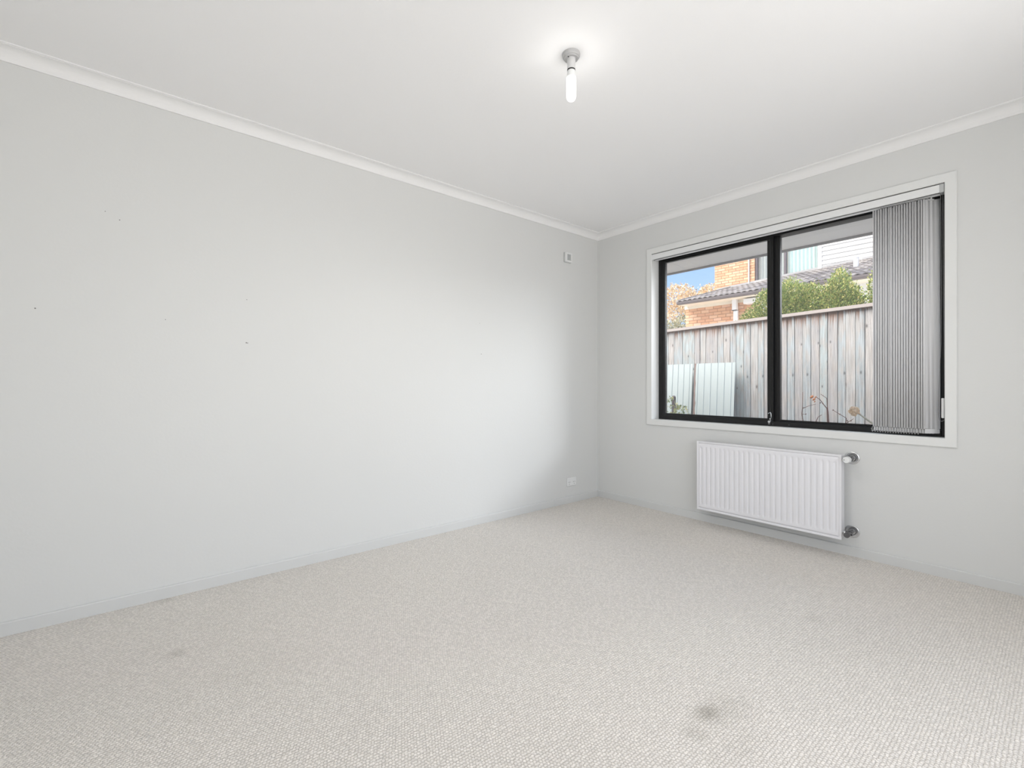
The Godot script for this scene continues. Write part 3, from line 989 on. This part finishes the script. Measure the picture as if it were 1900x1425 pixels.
# ---------------------------------------------------------------- outside
func yard():
	var s := begin()
	box(s, Vector3(0.1, -0.95, -14), Vector3(2.55, -0.15, 14))
	box(s, Vector3(2.55, -0.95, -14), Vector3(60, 0.6, 14))
	box(s, Vector3(-30, -1.2, -40), Vector3(60, -0.95, 40))
	structure(obj("ground", s, mats.bounce_ground))
	# corrugated sheets leaned on the fence
	sheet("pale blue ribbed steel sheet with a rusty left edge, leaning on the fence", -0.285, 0.226, 1.290, 2.25)
	sheet("pale blue ribbed steel sheet leaning on the fence beside the left edge of the window", -1.05, -0.322, 1.289, 2.265)
	var o := base("garden_stake", Vector3(2.10, -0.15, -0.49))
	tag(o, "short dark timber stake standing in front of the left steel sheet", "stake")
	s = begin()
	box(s, Vector3(-0.02, 0, -0.0175), Vector3(0.02, 1.01, 0.0175), 0.003)
	obj("post", s, mat("dark_timber", Color(0.33, 0.29, 0.32), 0.9), o)
	s = begin()
	extrude(s, [Vector2(-0.02, 1.01), Vector2(0.02, 1.01), Vector2(0.0, 1.03)], Vector3(0, 0, -0.0175), Vector3(1, 0, 0), Vector3.UP, Vector3(0, 0, 0.035))
	obj("cut_top", s, mats.dark_timber, o)
	plant("weed_plant", "leafy yellow-green weed growing at the foot of the left steel sheet", "plant", Vector3(2.0, -0.15, -0.42), [[Vector3(0, 0.83, -0.05), Vector3(0.10, 0.17, 0.09)], [Vector3(0, 0.76, 0.07), Vector3(0.10, 0.15, 0.10)], [Vector3(0, 0.5, 0), Vector3(0.14, 0.3, 0.16)]], 700, 0.034, [Color(0.30, 0.36, 0.14), Color(0.48, 0.47, 0.20), Color(0.22, 0.29, 0.13), Color(0.55, 0.52, 0.30)], 0.35)
	# bare shrub with one hanging dead leaf
	o = base("bare_shrub", Vector3(1.92, -0.15, 1.20))
	tag(o, "bare thin brown shrub with one curled orange leaf in front of the fence", "shrub")
	var branch := func(pts: Array, r0: float, r1: float):
		var q := begin()
		var p := []
		for e in pts:
			p.append(Vector3(e[0], e[1] + 0.15, e[2] - 1.20))
		tube(q, p, r0, r1, 5)
		obj("stem", q, mats.twig, o)
	branch.call([[0.0, -0.17, 1.26], [-0.02, 0.652, 1.276], [-0.02, 0.769, 1.273], [-0.02, 0.794, 1.269], [-0.02, 0.834, 1.24], [-0.02, 0.875, 1.213], [-0.02, 0.905, 1.175]], 0.006, 0.0028)
	branch.call([[0.0, -0.17, 1.28], [-0.02, 0.653, 1.287], [-0.02, 0.764, 1.28], [-0.02, 0.891, 1.269], [-0.02, 0.931, 1.218]], 0.006, 0.0022)
	branch.call([[0.02, -0.17, 1.05], [0.08, 0.642, 1.031], [0.08, 0.722, 1.019], [0.08, 0.781, 1.024], [0.08, 0.948, 1.026]], 0.005, 0.0025)
	branch.call([[0.08, 0.779, 1.024], [0.08, 0.811, 1.09], [0.08, 0.828, 1.147]], 0.0028, 0.0016)
	branch.call([[0.08, 0.72, 1.019], [0.08, 0.722, 1.055]], 0.0026, 0.0016)
	branch.call([[0.0, -0.17, 1.19], [-0.02, 0.656, 1.177], [-0.02, 0.704, 1.195], [-0.02, 0.728, 1.227]], 0.005, 0.002)
	branch.call([[0.0, -0.17, 1.40], [-0.12, 0.658, 1.448], [-0.12, 0.712, 1.456], [-0.12, 0.746, 1.404], [-0.12, 0.781, 1.352]], 0.005, 0.002)
	branch.call([[-0.12, 0.659, 1.450], [-0.12, 0.677, 1.468], [-0.12, 0.711, 1.512]], 0.003, 0.002)
	s = begin()
	lathe(s, [Vector2(0, -0.008), Vector2(0.005, -0.003), Vector2(0.005, 0.003), Vector2(0, 0.008)], Vector3.ZERO, Vector3(0.2, 1, 0.6), 6, true)
	var bud := finish(s, mats.twig)
	for e in [[-0.02, 0.838, 1.236], [-0.02, 0.845, 1.215], [-0.02, 0.80, 1.272], [0.08, 0.785, 1.036], [0.08, 0.722, 1.055], [-0.12, 0.746, 1.404], [-0.12, 0.783, 1.350], [-0.12, 0.69, 1.462], [-0.12, 0.677, 1.466], [-0.12, 0.69, 1.49]]:
		put("bud", bud, o, null, Transform3D(Basis.IDENTITY, Vector3(e[0], e[1] + 0.15, e[2] - 1.20)))
	s = begin()
	for e in [[0.0, 0.012, -0.022, 0.022], [0.004, -0.012, -0.004, 0.018], [-0.004, -0.034, 0.004, 0.010], [0.0, 0.010, 0.012, 0.012]]:
		lathe(s, [Vector2(0, -e[3]), Vector2(e[3] * 0.55, -e[3] * 0.3), Vector2(e[3] * 0.6, e[3] * 0.4), Vector2(0, e[3])], Vector3(-0.02 + e[0], 0.890 + e[1] + 0.15, 1.162 + e[2] - 1.20), Vector3(0.3, 0.7, 0.6), 7)
	obj("dead_leaf", s, mat("dead_leaf_orange", Color(0.80, 0.52, 0.34), 0.9), o)
	# seed head on a pale stalk
	o = base("seed_head", Vector3(1.5, -0.15, 1.9))
	tag(o, "round dry straw-coloured seed head on a pale slanting stalk by the blind", "seed head")
	s = begin()
	tube(s, [Vector3(0.1, 0.0, 0.25), Vector3(0.06, 0.45, 0.12), Vector3(0.0, 0.768, -0.089), Vector3(0.0, 0.846, -0.182), Vector3(0.0, 0.930, -0.283), Vector3(0.0, 0.938, -0.297)], 0.009, 0.006, 8)
	obj("stalk", s, mats.dry_stem, o)
	s = begin()
	lathe(s, [Vector2(0, -0.014), Vector2(0.012, -0.008), Vector2(0.014, 0.003), Vector2(0.009, 0.012), Vector2(0, 0.015)], Vector3.ZERO, Vector3.UP, 7, true)
	s.generate_normals()
	var floret := s.commit()
	var r := RandomNumberGenerator.new()
	r.seed = 4
	var places := []
	var tints := []
	for i in 150:
		var d := Vector3(r.randfn(), r.randfn(), r.randfn()).normalized()
		var t := Transform3D(Basis(Quaternion(Vector3.UP, d)).scaled(Vector3.ONE * r.randf_range(0.5, 0.85)), Vector3(0, 0.945, -0.309) + d * r.randf_range(0.012, 0.036))
		places.append(t)
		var k := r.randf_range(0.85, 1.0)
		tints.append(Color(0.98 * k, 0.74 * k, 0.48 * k))
	scatter("floret_ball", floret, mats.leaf, places, tints, o)


func sheet(label: String, z0: float, z1: float, top: float, x: float):
	var o := base("steel_sheet", Vector3(x, -0.15, (z0 + z1) / 2.0))
	tag(o, label, "sheet")
	var w := z1 - z0
	var front := []
	var back := []
	var n := int(round(w / 0.084))
	for i in n:
		for q in [[0.0, 0.0], [0.40, 0.0], [0.46, -0.006], [0.54, -0.006], [0.60, 0.0]]:
			front.append(Vector2(q[1], -w / 2.0 + w * (i + q[0]) / n))
	front.append(Vector2(0, w / 2.0))
	for i in range(front.size() - 1, -1, -1):
		back.append(front[i] + Vector2(0.003, 0))
	var s := begin()
	extrude(s, front + back, Vector3(-0.10, 0, 0), Vector3(1, 0, 0), Vector3(0, 0, 1), Vector3(0.10, top + 0.15, 0))
	obj("ribbed_sheet", s, mat("sheet_blue", Color(0.735, 0.785, 0.795), 0.5), o)
	if w < 0.6:
		# rust along its left edge
		s = begin()
		var nz := FastNoiseLite.new()
		nz.seed = 2
		nz.frequency = 9.0
		var rust := []
		for i in 30:
			var y := 1.44 * i / 29.0
			rust.append(Vector2(0.012 + 0.016 * (0.5 + nz.get_noise_1d(y)) * (1.6 - 0.7 * y), y))
		rust.append(Vector2(0, 1.44))
		rust.append(Vector2(0, 0))
		extrude(s, rust, Vector3(-0.1028, 0, -w / 2.0), Vector3(0, 0, 1), Vector3(0.0694, 1, 0), Vector3(0.0015, 0, 0))
		obj("rust_streak", s, mat("rust_brown", Color(0.55, 0.47, 0.45), 0.95), o)


func fence():
	var o := base("paling_fence", Vector3(2.38, 0.0, 0.0))
	tag(o, "weathered grey timber paling fence with a flat capping rail outside the window", "fence")
	var cuts := [-0.746, -0.66, -0.532, -0.366, -0.288, -0.211, -0.058, 0.0205, 0.104, 0.178, 0.268, 0.347, 0.433, 0.501, 0.582, 0.663, 0.742, 0.819, 0.899, 0.981, 1.062, 1.136, 1.226, 1.296, 1.382, 1.461, 1.53]
	var z: float = cuts[0]
	while z > -3.3:
		z -= rng.randf_range(0.074, 0.10)
		cuts.push_front(z)
	z = cuts[-1]
	while z < 4.2:
		z += rng.randf_range(0.074, 0.10)
		cuts.append(z)
	var last := -1
	for i in cuts.size() - 1:
		var z0: float = cuts[i]
		var z1: float = cuts[i + 1]
		var top := 1.765 + 0.027 * (z0 + z1) / 2.0
		var x := rng.randf_range(0.0, 0.008)
		var s := begin()
		var lean := rng.randf_range(-0.002, 0.002)
		# texture runs down from the top of each board
		uv_shift = Vector2.ZERO
		board(s, Vector3(x, -0.12, z0 + 0.0025), Vector3(x + 0.014, top, z1 - 0.0025), lean, rng.randf())
		var v := rng.randi_range(0, 4)
		if v == last:
			v = (v + 1) % 5
		last = v
		obj("paling", s, mats["paling_%d" % v], o)
		if i > 0 and z0 > -1.6 and z0 < 2.6:
			s = begin()
			board(s, Vector3(0.0235, -0.12, z0 - 0.02), Vector3(0.0325, top - 0.01, z0 + 0.02), 0.0, rng.randf())
			obj("cover_strip", s, mats.paling_3, o)
	var z_a: float = cuts[0]
	var z_b: float = cuts[-1]
	var m := mat("capping_timber", Color(0.66, 0.63, 0.62), 0.9)
	for k in 3:
		var q0 := lerpf(z_a, z_b, k / 3.0) + 0.001
		var q1 := lerpf(z_a, z_b, (k + 1) / 3.0) - 0.001
		var s := begin()
		extrude(s, [Vector2(-0.030, 0.0), Vector2(-0.028, 0.034), Vector2(0.06, 0.036), Vector2(0.062, 0.0)], Vector3(0, 1.762 + 0.027 * q0, q0), Vector3(1, 0, 0), Vector3.UP, Vector3(0, 0.027 * (q1 - q0), q1 - q0))
		obj("capping", s, m, o)
	for y in [0.25, 1.0, 1.55]:
		var s := begin()
		extrude(s, [Vector2(0.033, y), Vector2(0.033, y + 0.07), Vector2(0.07, y + 0.07), Vector2(0.07, y)], Vector3(0, 0.027 * z_a, z_a), Vector3(1, 0, 0), Vector3.UP, Vector3(0, 0.027 * (z_b - z_a), z_b - z_a))
		obj("rail", s, m, o)
	for k in 4:
		var pz := -3.0 + 2.3 * k
		var s := begin()
		box(s, Vector3(0.072, -0.15, pz), Vector3(0.15, 1.70 + 0.027 * pz, pz + 0.09), 0.003)
		obj("fence_post", s, m, o)


func board(s: SurfaceTool, lo: Vector3, hi: Vector3, lean: float, u0: float):
	var c := 0.0015
	var H := 1.9
	var P := func(x: float, y: float, z: float) -> Array:
		return [Vector3(x, y, z + lean * (y - lo.y)), Vector2(u0 + (z - lo.z) / 0.1, (hi.y - y) / H)]
	var faces := [
		[[lo.x, lo.y, lo.z + c], [lo.x, hi.y, lo.z + c], [lo.x, hi.y, hi.z - c], [lo.x, lo.y, hi.z - c], Vector3(-1, 0, 0)],
		[[lo.x, lo.y, lo.z + c], [lo.x, hi.y, lo.z + c], [lo.x + c, hi.y, lo.z], [lo.x + c, lo.y, lo.z], Vector3(-1, 0, -1)],
		[[lo.x, lo.y, hi.z - c], [lo.x, hi.y, hi.z - c], [lo.x + c, hi.y, hi.z], [lo.x + c, lo.y, hi.z], Vector3(-1, 0, 1)],
		[[lo.x + c, lo.y, lo.z], [lo.x + c, hi.y, lo.z], [hi.x, hi.y, lo.z], [hi.x, lo.y, lo.z], Vector3(0, 0, -1)],
		[[lo.x + c, lo.y, hi.z], [lo.x + c, hi.y, hi.z], [hi.x, hi.y, hi.z], [hi.x, lo.y, hi.z], Vector3(0, 0, 1)],
		[[hi.x, lo.y, lo.z], [hi.x, hi.y, lo.z], [hi.x, hi.y, hi.z], [hi.x, lo.y, hi.z], Vector3(1, 0, 0)],
		[[lo.x, hi.y, lo.z], [lo.x, hi.y, hi.z], [hi.x, hi.y, hi.z], [hi.x, hi.y, lo.z], Vector3(0, 1, 0)]]
	for f in faces:
		var v := []
		for k in 4:
			v.append(P.call(f[k][0], f[k][1], f[k][2]))
		for t in [[0, 1, 2], [0, 2, 3]]:
			var a: Vector3 = v[t[0]][0]
			var b: Vector3 = v[t[1]][0]
			var d: Vector3 = v[t[2]][0]
			var order: Array = t if (b - a).cross(d - a).dot(f[4]) <= 0.0 else [t[0], t[2], t[1]]
			for k in order:
				s.set_uv(v[k][1])
				s.add_vertex(v[k][0])


# a plant: stems from its base and one mass of leaves over a set of ellipsoids
func plant(called: String, label: String, category: String, at: Vector3, blobs: Array, n: int, size: float, tints: Array, spread: float, lean := 0.5, group := "") -> Node3D:
	var o := base(called, at)
	tag(o, label, category, group)
	var r := RandomNumberGenerator.new()
	r.seed = hash(label)
	var s := begin()
	for b in blobs:
		var p: Vector3 = b[0]
		var q := Vector3(p.x * 0.2 + r.randf_range(-0.03, 0.03), 0, p.z * 0.2 + r.randf_range(-0.03, 0.03))
		tube(s, [q, q.lerp(p, 0.5) + Vector3(0, p.y * 0.06, 0), p], 0.012 + p.y * 0.006, 0.004, 6)
	obj("stem", s, mats.bark, o)
	# leaf: a folded lozenge
	var m := SurfaceTool.new()
	m.begin(Mesh.PRIMITIVE_TRIANGLES)
	m.set_smooth_group(0xFFFFFFFF)
	var A := Vector3(0, 0, 0)
	var B := Vector3(0.30, 0.45, 0.10)
	var C := Vector3(0, 1.0, 0.0)
	var D := Vector3(-0.30, 0.45, 0.10)
	tri(m, A, B, C, Vector3(0, 0, 1))
	tri(m, A, C, D, Vector3(0, 0, 1))
	m.generate_normals()
	var leaf := m.commit()
	var vol := 0.0
	for b in blobs:
		vol += pow(b[1].x * b[1].y * b[1].z, 0.667)
	var places := []
	var colors := []
	for b in blobs:
		var cnt := int(n * pow(b[1].x * b[1].y * b[1].z, 0.667) / vol)
		for i in cnt:
			var d := Vector3(r.randfn(), r.randfn(), r.randfn()).normalized()
			var f := 1.0 - spread * r.randf() * r.randf() + 0.10 * r.randfn()
			var p: Vector3 = b[0] + Vector3(d.x * b[1].x, d.y * b[1].y, d.z * b[1].z) * f
			var dir := (d + Vector3.UP * lean + Vector3(r.randfn(), r.randfn(), r.randfn()) * 0.5).normalized()
			var k := size * r.randf_range(0.6, 1.3)
			var bs := Basis(Quaternion(Vector3.UP, dir)) * Basis(Vector3.UP, r.randf() * TAU)
			places.append(Transform3D(bs.scaled(Vector3.ONE * k), p))
			var c: Color = tints[r.randi() % tints.size()]
			var g := r.randf_range(0.82, 1.18)
			colors.append(Color(c.r * g, c.g * g, c.b * g))
	scatter("foliage", leaf, mats.leaf, places, colors, o)
	return o


func shrubs():
	var green := [Color(0.24, 0.33, 0.085), Color(0.32, 0.40, 0.11), Color(0.16, 0.235, 0.06), Color(0.45, 0.47, 0.15), Color(0.60, 0.54, 0.20), Color(0.19, 0.27, 0.075)]
	var grp := ""
	var V := func(a, b, c): return Vector3(a, b, c)
	plant("garden_shrub", "green shrub rising over the fence behind the window's middle bars", "shrub", Vector3(3.5, 0.6, -0.05), [[V.call(0, 1.42, 0.16), V.call(0.26, 0.30, 0.16)], [V.call(0.05, 1.22, -0.06), V.call(0.22, 0.28, 0.18)], [V.call(0, 1.05, -0.20), V.call(0.2, 0.26, 0.16)], [V.call(0, 0.75, 0), V.call(0.32, 0.6, 0.34)]], 20000, 0.027, green, 0.55, 0.9, grp)
	plant("garden_shrub", "broad yellow-tipped green shrub over the fence, just right of the window's middle bars", "shrub", Vector3(3.5, 0.6, 0.44), [[V.call(0, 1.54, -0.04), V.call(0.26, 0.28, 0.16)], [V.call(0.05, 1.40, -0.18), V.call(0.24, 0.30, 0.18)], [V.call(0, 1.46, 0.16), V.call(0.26, 0.26, 0.18)], [V.call(0, 0.8, 0.03), V.call(0.34, 0.8, 0.36)]], 24000, 0.027, green, 0.55, 0.9, grp)
	plant("garden_shrub", "tallest pointed green shrub over the fence, under the tiled roof", "shrub", Vector3(3.5, 0.6, 0.92), [[V.call(0, 1.62, 0.03), V.call(0.18, 0.24, 0.10)], [V.call(0, 1.46, 0.02), V.call(0.26, 0.30, 0.18)], [V.call(0, 1.30, 0.12), V.call(0.26, 0.34, 0.18)], [V.call(0, 1.18, -0.22), V.call(0.28, 0.50, 0.22)], [V.call(0, 0.8, 0), V.call(0.36, 0.8, 0.40)]], 28000, 0.027, green, 0.55, 0.9, grp)
	plant("garden_shrub", "green shrub over the fence, partly hidden by the blind's left edge", "shrub", Vector3(3.45, 0.6, 1.48), [[V.call(0, 1.46, -0.06), V.call(0.24, 0.36, 0.17)], [V.call(0, 1.25, 0.10), V.call(0.30, 0.45, 0.28)], [V.call(0, 0.8, 0), V.call(0.34, 0.8, 0.30)]], 20000, 0.027, green, 0.55, 0.9, grp)
	plant("garden_shrub", "green shrub over the fence, seen in the gap right of the blind", "shrub", Vector3(3.5, 0.6, 2.15), [[V.call(0, 1.30, 0.0), V.call(0.3, 0.5, 0.28)], [V.call(0, 0.8, 0), V.call(0.34, 0.8, 0.36)]], 12000, 0.027, green, 0.55, 0.9, grp)


func lay_bricks(parent: Node, x: float, z0: float, z1: float, y0: float, y1: float, meshes: Dictionary):
	var course := 0.086
	var row := 0
	var y := y0
	while y < y1:
		var z := z0 + (0.0 if row % 2 == 0 else -0.12)
		while z < z1:
			var a := maxf(z, z0)
			var b := minf(z + 0.23, z1)
			if b - a > 0.04:
				var key := "%.2f" % (b - a)
				if not meshes.has(key):
					var s := begin()
					box(s, Vector3(-0.05, -0.038, -(b - a) / 2.0), Vector3(0.05, 0.038, (b - a) / 2.0), 0.003)
					s.generate_normals()
					meshes[key] = s.commit()
				put("brick", meshes[key], parent, mats["brick_" + ["a", "b", "c", "d"][rng.randi() % 4]], Transform3D(Basis.IDENTITY, Vector3(x + 0.05 + rng.randf_range(-0.002, 0.002), y + 0.038, (a + b) / 2.0)))
			z += 0.24
		y += course
		row += 1


func neighbour():
	var o := base("neighbour_house", Vector3.ZERO)
	tag(o, "neighbouring two-storey brick house with a grey tiled lower roof behind the fence", "house")
	var brick_shapes := {}
	var s := begin()
	box(s, Vector3(9.414, 0.6, -4.485), Vector3(9.60, 3.235, -2.40))
	var wall := obj("lower_wall", s, mats.mortar, o)
	lay_bricks(wall, 9.40, -4.495, -2.40, 1.86, 3.20, brick_shapes)
	s = begin()
	box(s, Vector3(9.40, 0.6, -2.40), Vector3(9.60, 3.30, 4.5))
	obj("white_wall", s, mats.white_board, o)
	s = begin()
	box(s, Vector3(9.37, 3.225, -4.51), Vector3(9.44, 3.325, -2.4), 0.003)
	obj("eave_board", s, mats.cream_paint, o)
	s = begin()
	box(s, Vector3(9.15, 3.14, -2.73), Vector3(9.40, 3.27, -2.10), 0.01)
	obj("window_hood", s, mats.white_board, o)
	s = begin()
	box(s, Vector3(8.95, 3.300, -4.44), Vector3(9.45, 3.312, 4.5))
	obj("soffit", s, mats.cream_paint, o)
	s = begin()
	extrude(s, [Vector2(0.0, 0.0), Vector2(0.0, 0.012), Vector2(-0.012, 0.030), Vector2(-0.012, 0.075), Vector2(0.0, 0.083), Vector2(0.10, 0.083), Vector2(0.10, 0.0)], Vector3(8.86, 3.305, -4.46), Vector3(1, 0, 0), Vector3.UP, Vector3(0, 0.012, 8.9))
	obj("gutter", s, mats.gutter_grey, o)
	s = begin()
	box(s, Vector3(9.20, 3.01, -3.046), Vector3(9.32, 3.34, -2.935), 0.006)
	var head := obj("rainwater_head", s, mats.white_board, o)
	s = begin()
	box(s, Vector3(9.24, 0.6, -3.028), Vector3(9.32, 3.005, -2.925), 0.008)
	obj("downpipe", s, mats.white_board, o)
	s = begin()
	box(s, Vector3(9.195, 3.005, -3.05), Vector3(9.33, 3.02, -2.93), 0.003)
	obj("outlet_band", s, mats.dark_slot, head)

	# tiled skillion that leans up to the upper wall
	var roof := Node3D.new()
	roof.name = "lower_roof"
	o.add_child(roof)
	var top := func(z: float) -> float: return 4.44 + 0.055 * z if z < 0.0 else 4.44
	var surf := func(x: float, z: float) -> float: return 3.385 + (x - 8.9) / 3.2 * (top.call(z) - 3.385)
	s = begin()
	for k in 15:
		var z0 := -4.44 + 0.5 * k
		var z1 := z0 + 0.5
		var p := [Vector3(8.93, surf.call(8.93, z0) - 0.02, z0), Vector3(12.1, surf.call(12.1, z0) - 0.02, z0), Vector3(12.1, surf.call(12.1, z1) - 0.02, z1), Vector3(8.93, surf.call(8.93, z1) - 0.02, z1)]
		quad(s, p[0], p[1], p[2], p[3], Vector3.UP)
		var dn := Vector3(0, -0.05, 0)
		quad(s, p[0] + dn, p[1] + dn, p[2] + dn, p[3] + dn, Vector3.DOWN)
		if k == 0:
			quad(s, p[0], p[1], p[1] + dn, p[0] + dn, Vector3(0, 0, -1))
	obj("roof_deck", s, mats.tile_c, roof)
	# one tile: two rolls, a thick front lip
	var shape := []
	for i in 13:
		var u := i / 12.0
		shape.append(Vector2(0.302 * u - 0.151, 0.026 * pow(absf(sin(TAU * u)), 1.4)))
	var tile := begin()
	var under := []
	for i in 13:
		under.append(shape[12 - i] + Vector2(0, -0.016))
	extrude(tile, shape + under, Vector3.ZERO, Vector3(0, 0, 1), Vector3.UP, Vector3(0.37, 0.0, 0))
	tile.generate_normals()
	var tile_mesh := tile.commit()
	for i in 23:
		for j in 10:
			var z := -4.30 + 0.300 * i
			var x := 8.87 + 0.325 * j
			var a: float = surf.call(x, z)
			var b: float = surf.call(x + 0.325, z)
			var c: float = surf.call(x, z + 0.3)
			var ex := Vector3(0.325, b - a - 0.020, 0).normalized()
			var ez := Vector3(0, c - a, 0.3).normalized()
			var t := Transform3D(Basis(ex, ez.cross(ex).normalized(), ez), Vector3(x, a + 0.03 + rng.randf_range(-0.003, 0.003), z))
			put("roof_tile", tile_mesh, roof, mats["tile_" + ["a", "b", "c", "b"][rng.randi() % 4]], t)
	s = begin()
	extrude(s, [Vector2(-0.03, -0.06), Vector2(0.035, -0.06), Vector2(0.035, 0.045), Vector2(-0.03, 0.045)], Vector3(8.87, 3.40, -4.46), Vector3(0, 0, 1), Vector3.UP, Vector3(3.2, 4.20 - 3.385, 0))
	obj("verge_cap", s, mats.tile_b, roof)
	s = begin()
	extrude(s, [Vector2(0.0, 0.0), Vector2(-0.12, -0.012), Vector2(-0.12, -0.02), Vector2(-0.02, 0.0), Vector2(-0.02, 0.06), Vector2(0.0, 0.06)], Vector3(12.10, 4.165 + 0.035, -4.9), Vector3(1, 0, 0), Vector3.UP, Vector3(0, 0.26, 4.9))
	extrude(s, [Vector2(0.0, 0.0), Vector2(-0.12, -0.012), Vector2(-0.12, -0.02), Vector2(-0.02, 0.0), Vector2(-0.02, 0.06), Vector2(0.0, 0.06)], Vector3(12.10, 4.46, 0.0), Vector3(1, 0, 0), Vector3.UP, Vector3(0, 0.0, 3.0))
	obj("flashing", s, mat("flashing_grey", Color(0.62, 0.62, 0.63), 0.6), roof)
	s = begin()
	lathe(s, [Vector2(0.055, -0.02), Vector2(0.055, 0.20), Vector2(0.062, 0.20), Vector2(0.062, 0.225), Vector2(0.0, 0.24)], Vector3(10.5, 3.93, -0.60), Vector3.UP, 16)
	obj("vent_pipe", s, mats.white_board, roof)

	# upper storey: brick, a wide window, white weatherboards
	s = begin()
	box(s, Vector3(12.114, 0.6, -4.965), Vector3(12.40, 6.6, -3.67))
	var upper := obj("upper_wall", s, mats.mortar, o)
	lay_bricks(upper, 12.10, -4.978, -3.666, 4.06, 6.55, brick_shapes)
	s = begin()
	lathe(s, [Vector2(0, 4.20), Vector2(0.022, 4.20), Vector2(0.022, 6.6), Vector2(0, 6.6)], Vector3(12.07, 0, -3.835), Vector3.UP, 12)
	obj("downpipe", s, mats.white_board, o)
	s = begin()
	box(s, Vector3(12.20, 0.6, -3.67), Vector3(12.40, 4.30, -1.90))
	box(s, Vector3(12.20, 6.25, -3.67), Vector3(12.40, 6.6, -1.90))
	obj("window_spandrel", s, mats.white_board, o)
	var win := Node3D.new()
	win.name = "upper_window"
	o.add_child(win)
	for b in [[-3.665, -3.60, 4.20, 6.25], [-2.822, -2.762, 4.20, 6.25], [-1.935, -1.905, 4.20, 6.25]]:
		s = begin()
		box(s, Vector3(12.14, b[2], b[0]), Vector3(12.23, b[3], b[1]), 0.003)
		obj("frame_bar", s, mat("dark_frame", Color(0.36, 0.33, 0.36), 0.5), win)
	for b in [[-3.60, -2.822], [-2.762, -1.935]]:
		s = begin()
		box(s, Vector3(12.18, 4.26, b[0]), Vector3(12.185, 6.25, b[1]))
		obj("pane", s, mats.window_glass, win)
		var pleats := []
		var n := int((b[1] - b[0]) / 0.0135)
		for i in n + 1:
			var u := i / float(n)
			pleats.append(Vector2(0.034 * sin(TAU * u * (b[1] - b[0]) / 0.108), b[0] + 0.01 + (b[1] - b[0] - 0.02) * u))
		var rear := []
		for i in range(n, -1, -1):
			rear.append(pleats[i] + Vector2(0.002, 0))
		s = begin()
		extrude(s, pleats + rear, Vector3(12.27, 4.27, 0), Vector3(1, 0, 0), Vector3(0, 0, 1), Vector3(0, 1.95, 0))
		obj("curtain", s, mat("curtain_aqua", Color(0.74, 0.84, 0.84), 0.8) if b[0] > -3 else mat("curtain_grey", Color(0.64, 0.68, 0.69), 0.8), win)
	s = begin()
	box(s, Vector3(12.06, 4.24, -3.66), Vector3(12.25, 4.29, -1.91), 0.004)
	obj("window_sill", s, mats.white_board, win)
	s = begin()
	box(s, Vector3(12.12, 0.6, -1.905), Vector3(12.40, 6.6, 5.0))
	var cladding := obj("boarded_wall", s, mats.white_board, o)
	s = begin()
	box(s, Vector3(12.07, 4.2, -1.905), Vector3(12.12, 6.6, -1.80), 0.003)
	obj("corner_board", s, mats.white_board, cladding)
	for k in 17:
		s = begin()
		extrude(s, [Vector2(0.035, 0.0), Vector2(0.0, 0.0), Vector2(0.0, 0.012), Vector2(0.026, 0.136), Vector2(0.035, 0.136)], Vector3(12.085, 4.34 + 0.129 * k, -1.80), Vector3(1, 0, 0), Vector3.UP, Vector3(0, 0, 6.8))
		obj("weatherboard", s, mats.white_board, cladding)
	s = begin()
	box(s, Vector3(11.65, 6.6, -5.3), Vector3(16.0, 6.75, 5.3))
	obj("upper_eave", s, mats.cream_paint, o)
	s = begin()
	box(s, Vector3(12.40, 0.6, -4.97), Vector3(16.0, 6.6, 5.0))
	obj("house_body", s, mats.cream_paint, o)


func trees():
	var gold := [Color(0.78, 0.56, 0.36), Color(0.84, 0.66, 0.46), Color(0.70, 0.50, 0.32), Color(0.86, 0.76, 0.60), Color(0.58, 0.46, 0.32)]
	var grey := [Color(0.38, 0.36, 0.24), Color(0.46, 0.43, 0.31), Color(0.30, 0.30, 0.20), Color(0.56, 0.52, 0.38)]
	var V := func(a, b, c): return Vector3(a, b, c)
	plant("golden_tree", "golden-leaved tree beyond the house, against the left edge of the window", "tree", Vector3(15, 0.6, -7.8), [[V.call(0, 4.25, -0.3), V.call(0.8, 0.45, 0.75)], [V.call(0, 3.85, 0.35), V.call(0.7, 0.45, 0.5)], [V.call(0, 3.5, -0.4), V.call(0.6, 0.35, 0.5)]], 3600, 0.095, gold, 0.85, 0.2)
	plant("golden_tree", "golden-leaved tree beyond the house, standing against the blue sky next to the brick gable", "tree", Vector3(15, 0.6, -6.5), [[V.call(0, 4.05, 0.0), V.call(0.7, 0.38, 0.55)], [V.call(0, 3.95, 0.55), V.call(0.5, 0.22, 0.35)], [V.call(0, 3.7, -0.4), V.call(0.6, 0.3, 0.4)]], 2800, 0.095, gold, 0.85, 0.2)
	plant("olive_tree", "grey-green tree in front of the golden ones, left of the brick wall", "tree", Vector3(12.5, 0.6, -6.6), [[V.call(0, 2.35, -0.15), V.call(0.5, 0.45, 0.40)], [V.call(0, 1.95, 0.35), V.call(0.5, 0.5, 0.30)], [V.call(0, 1.7, -0.25), V.call(0.5, 0.6, 0.35)], [V.call(0, 2.7, 0.25), V.call(0.4, 0.25, 0.25)]], 3000, 0.085, grey, 0.8, 0.2)
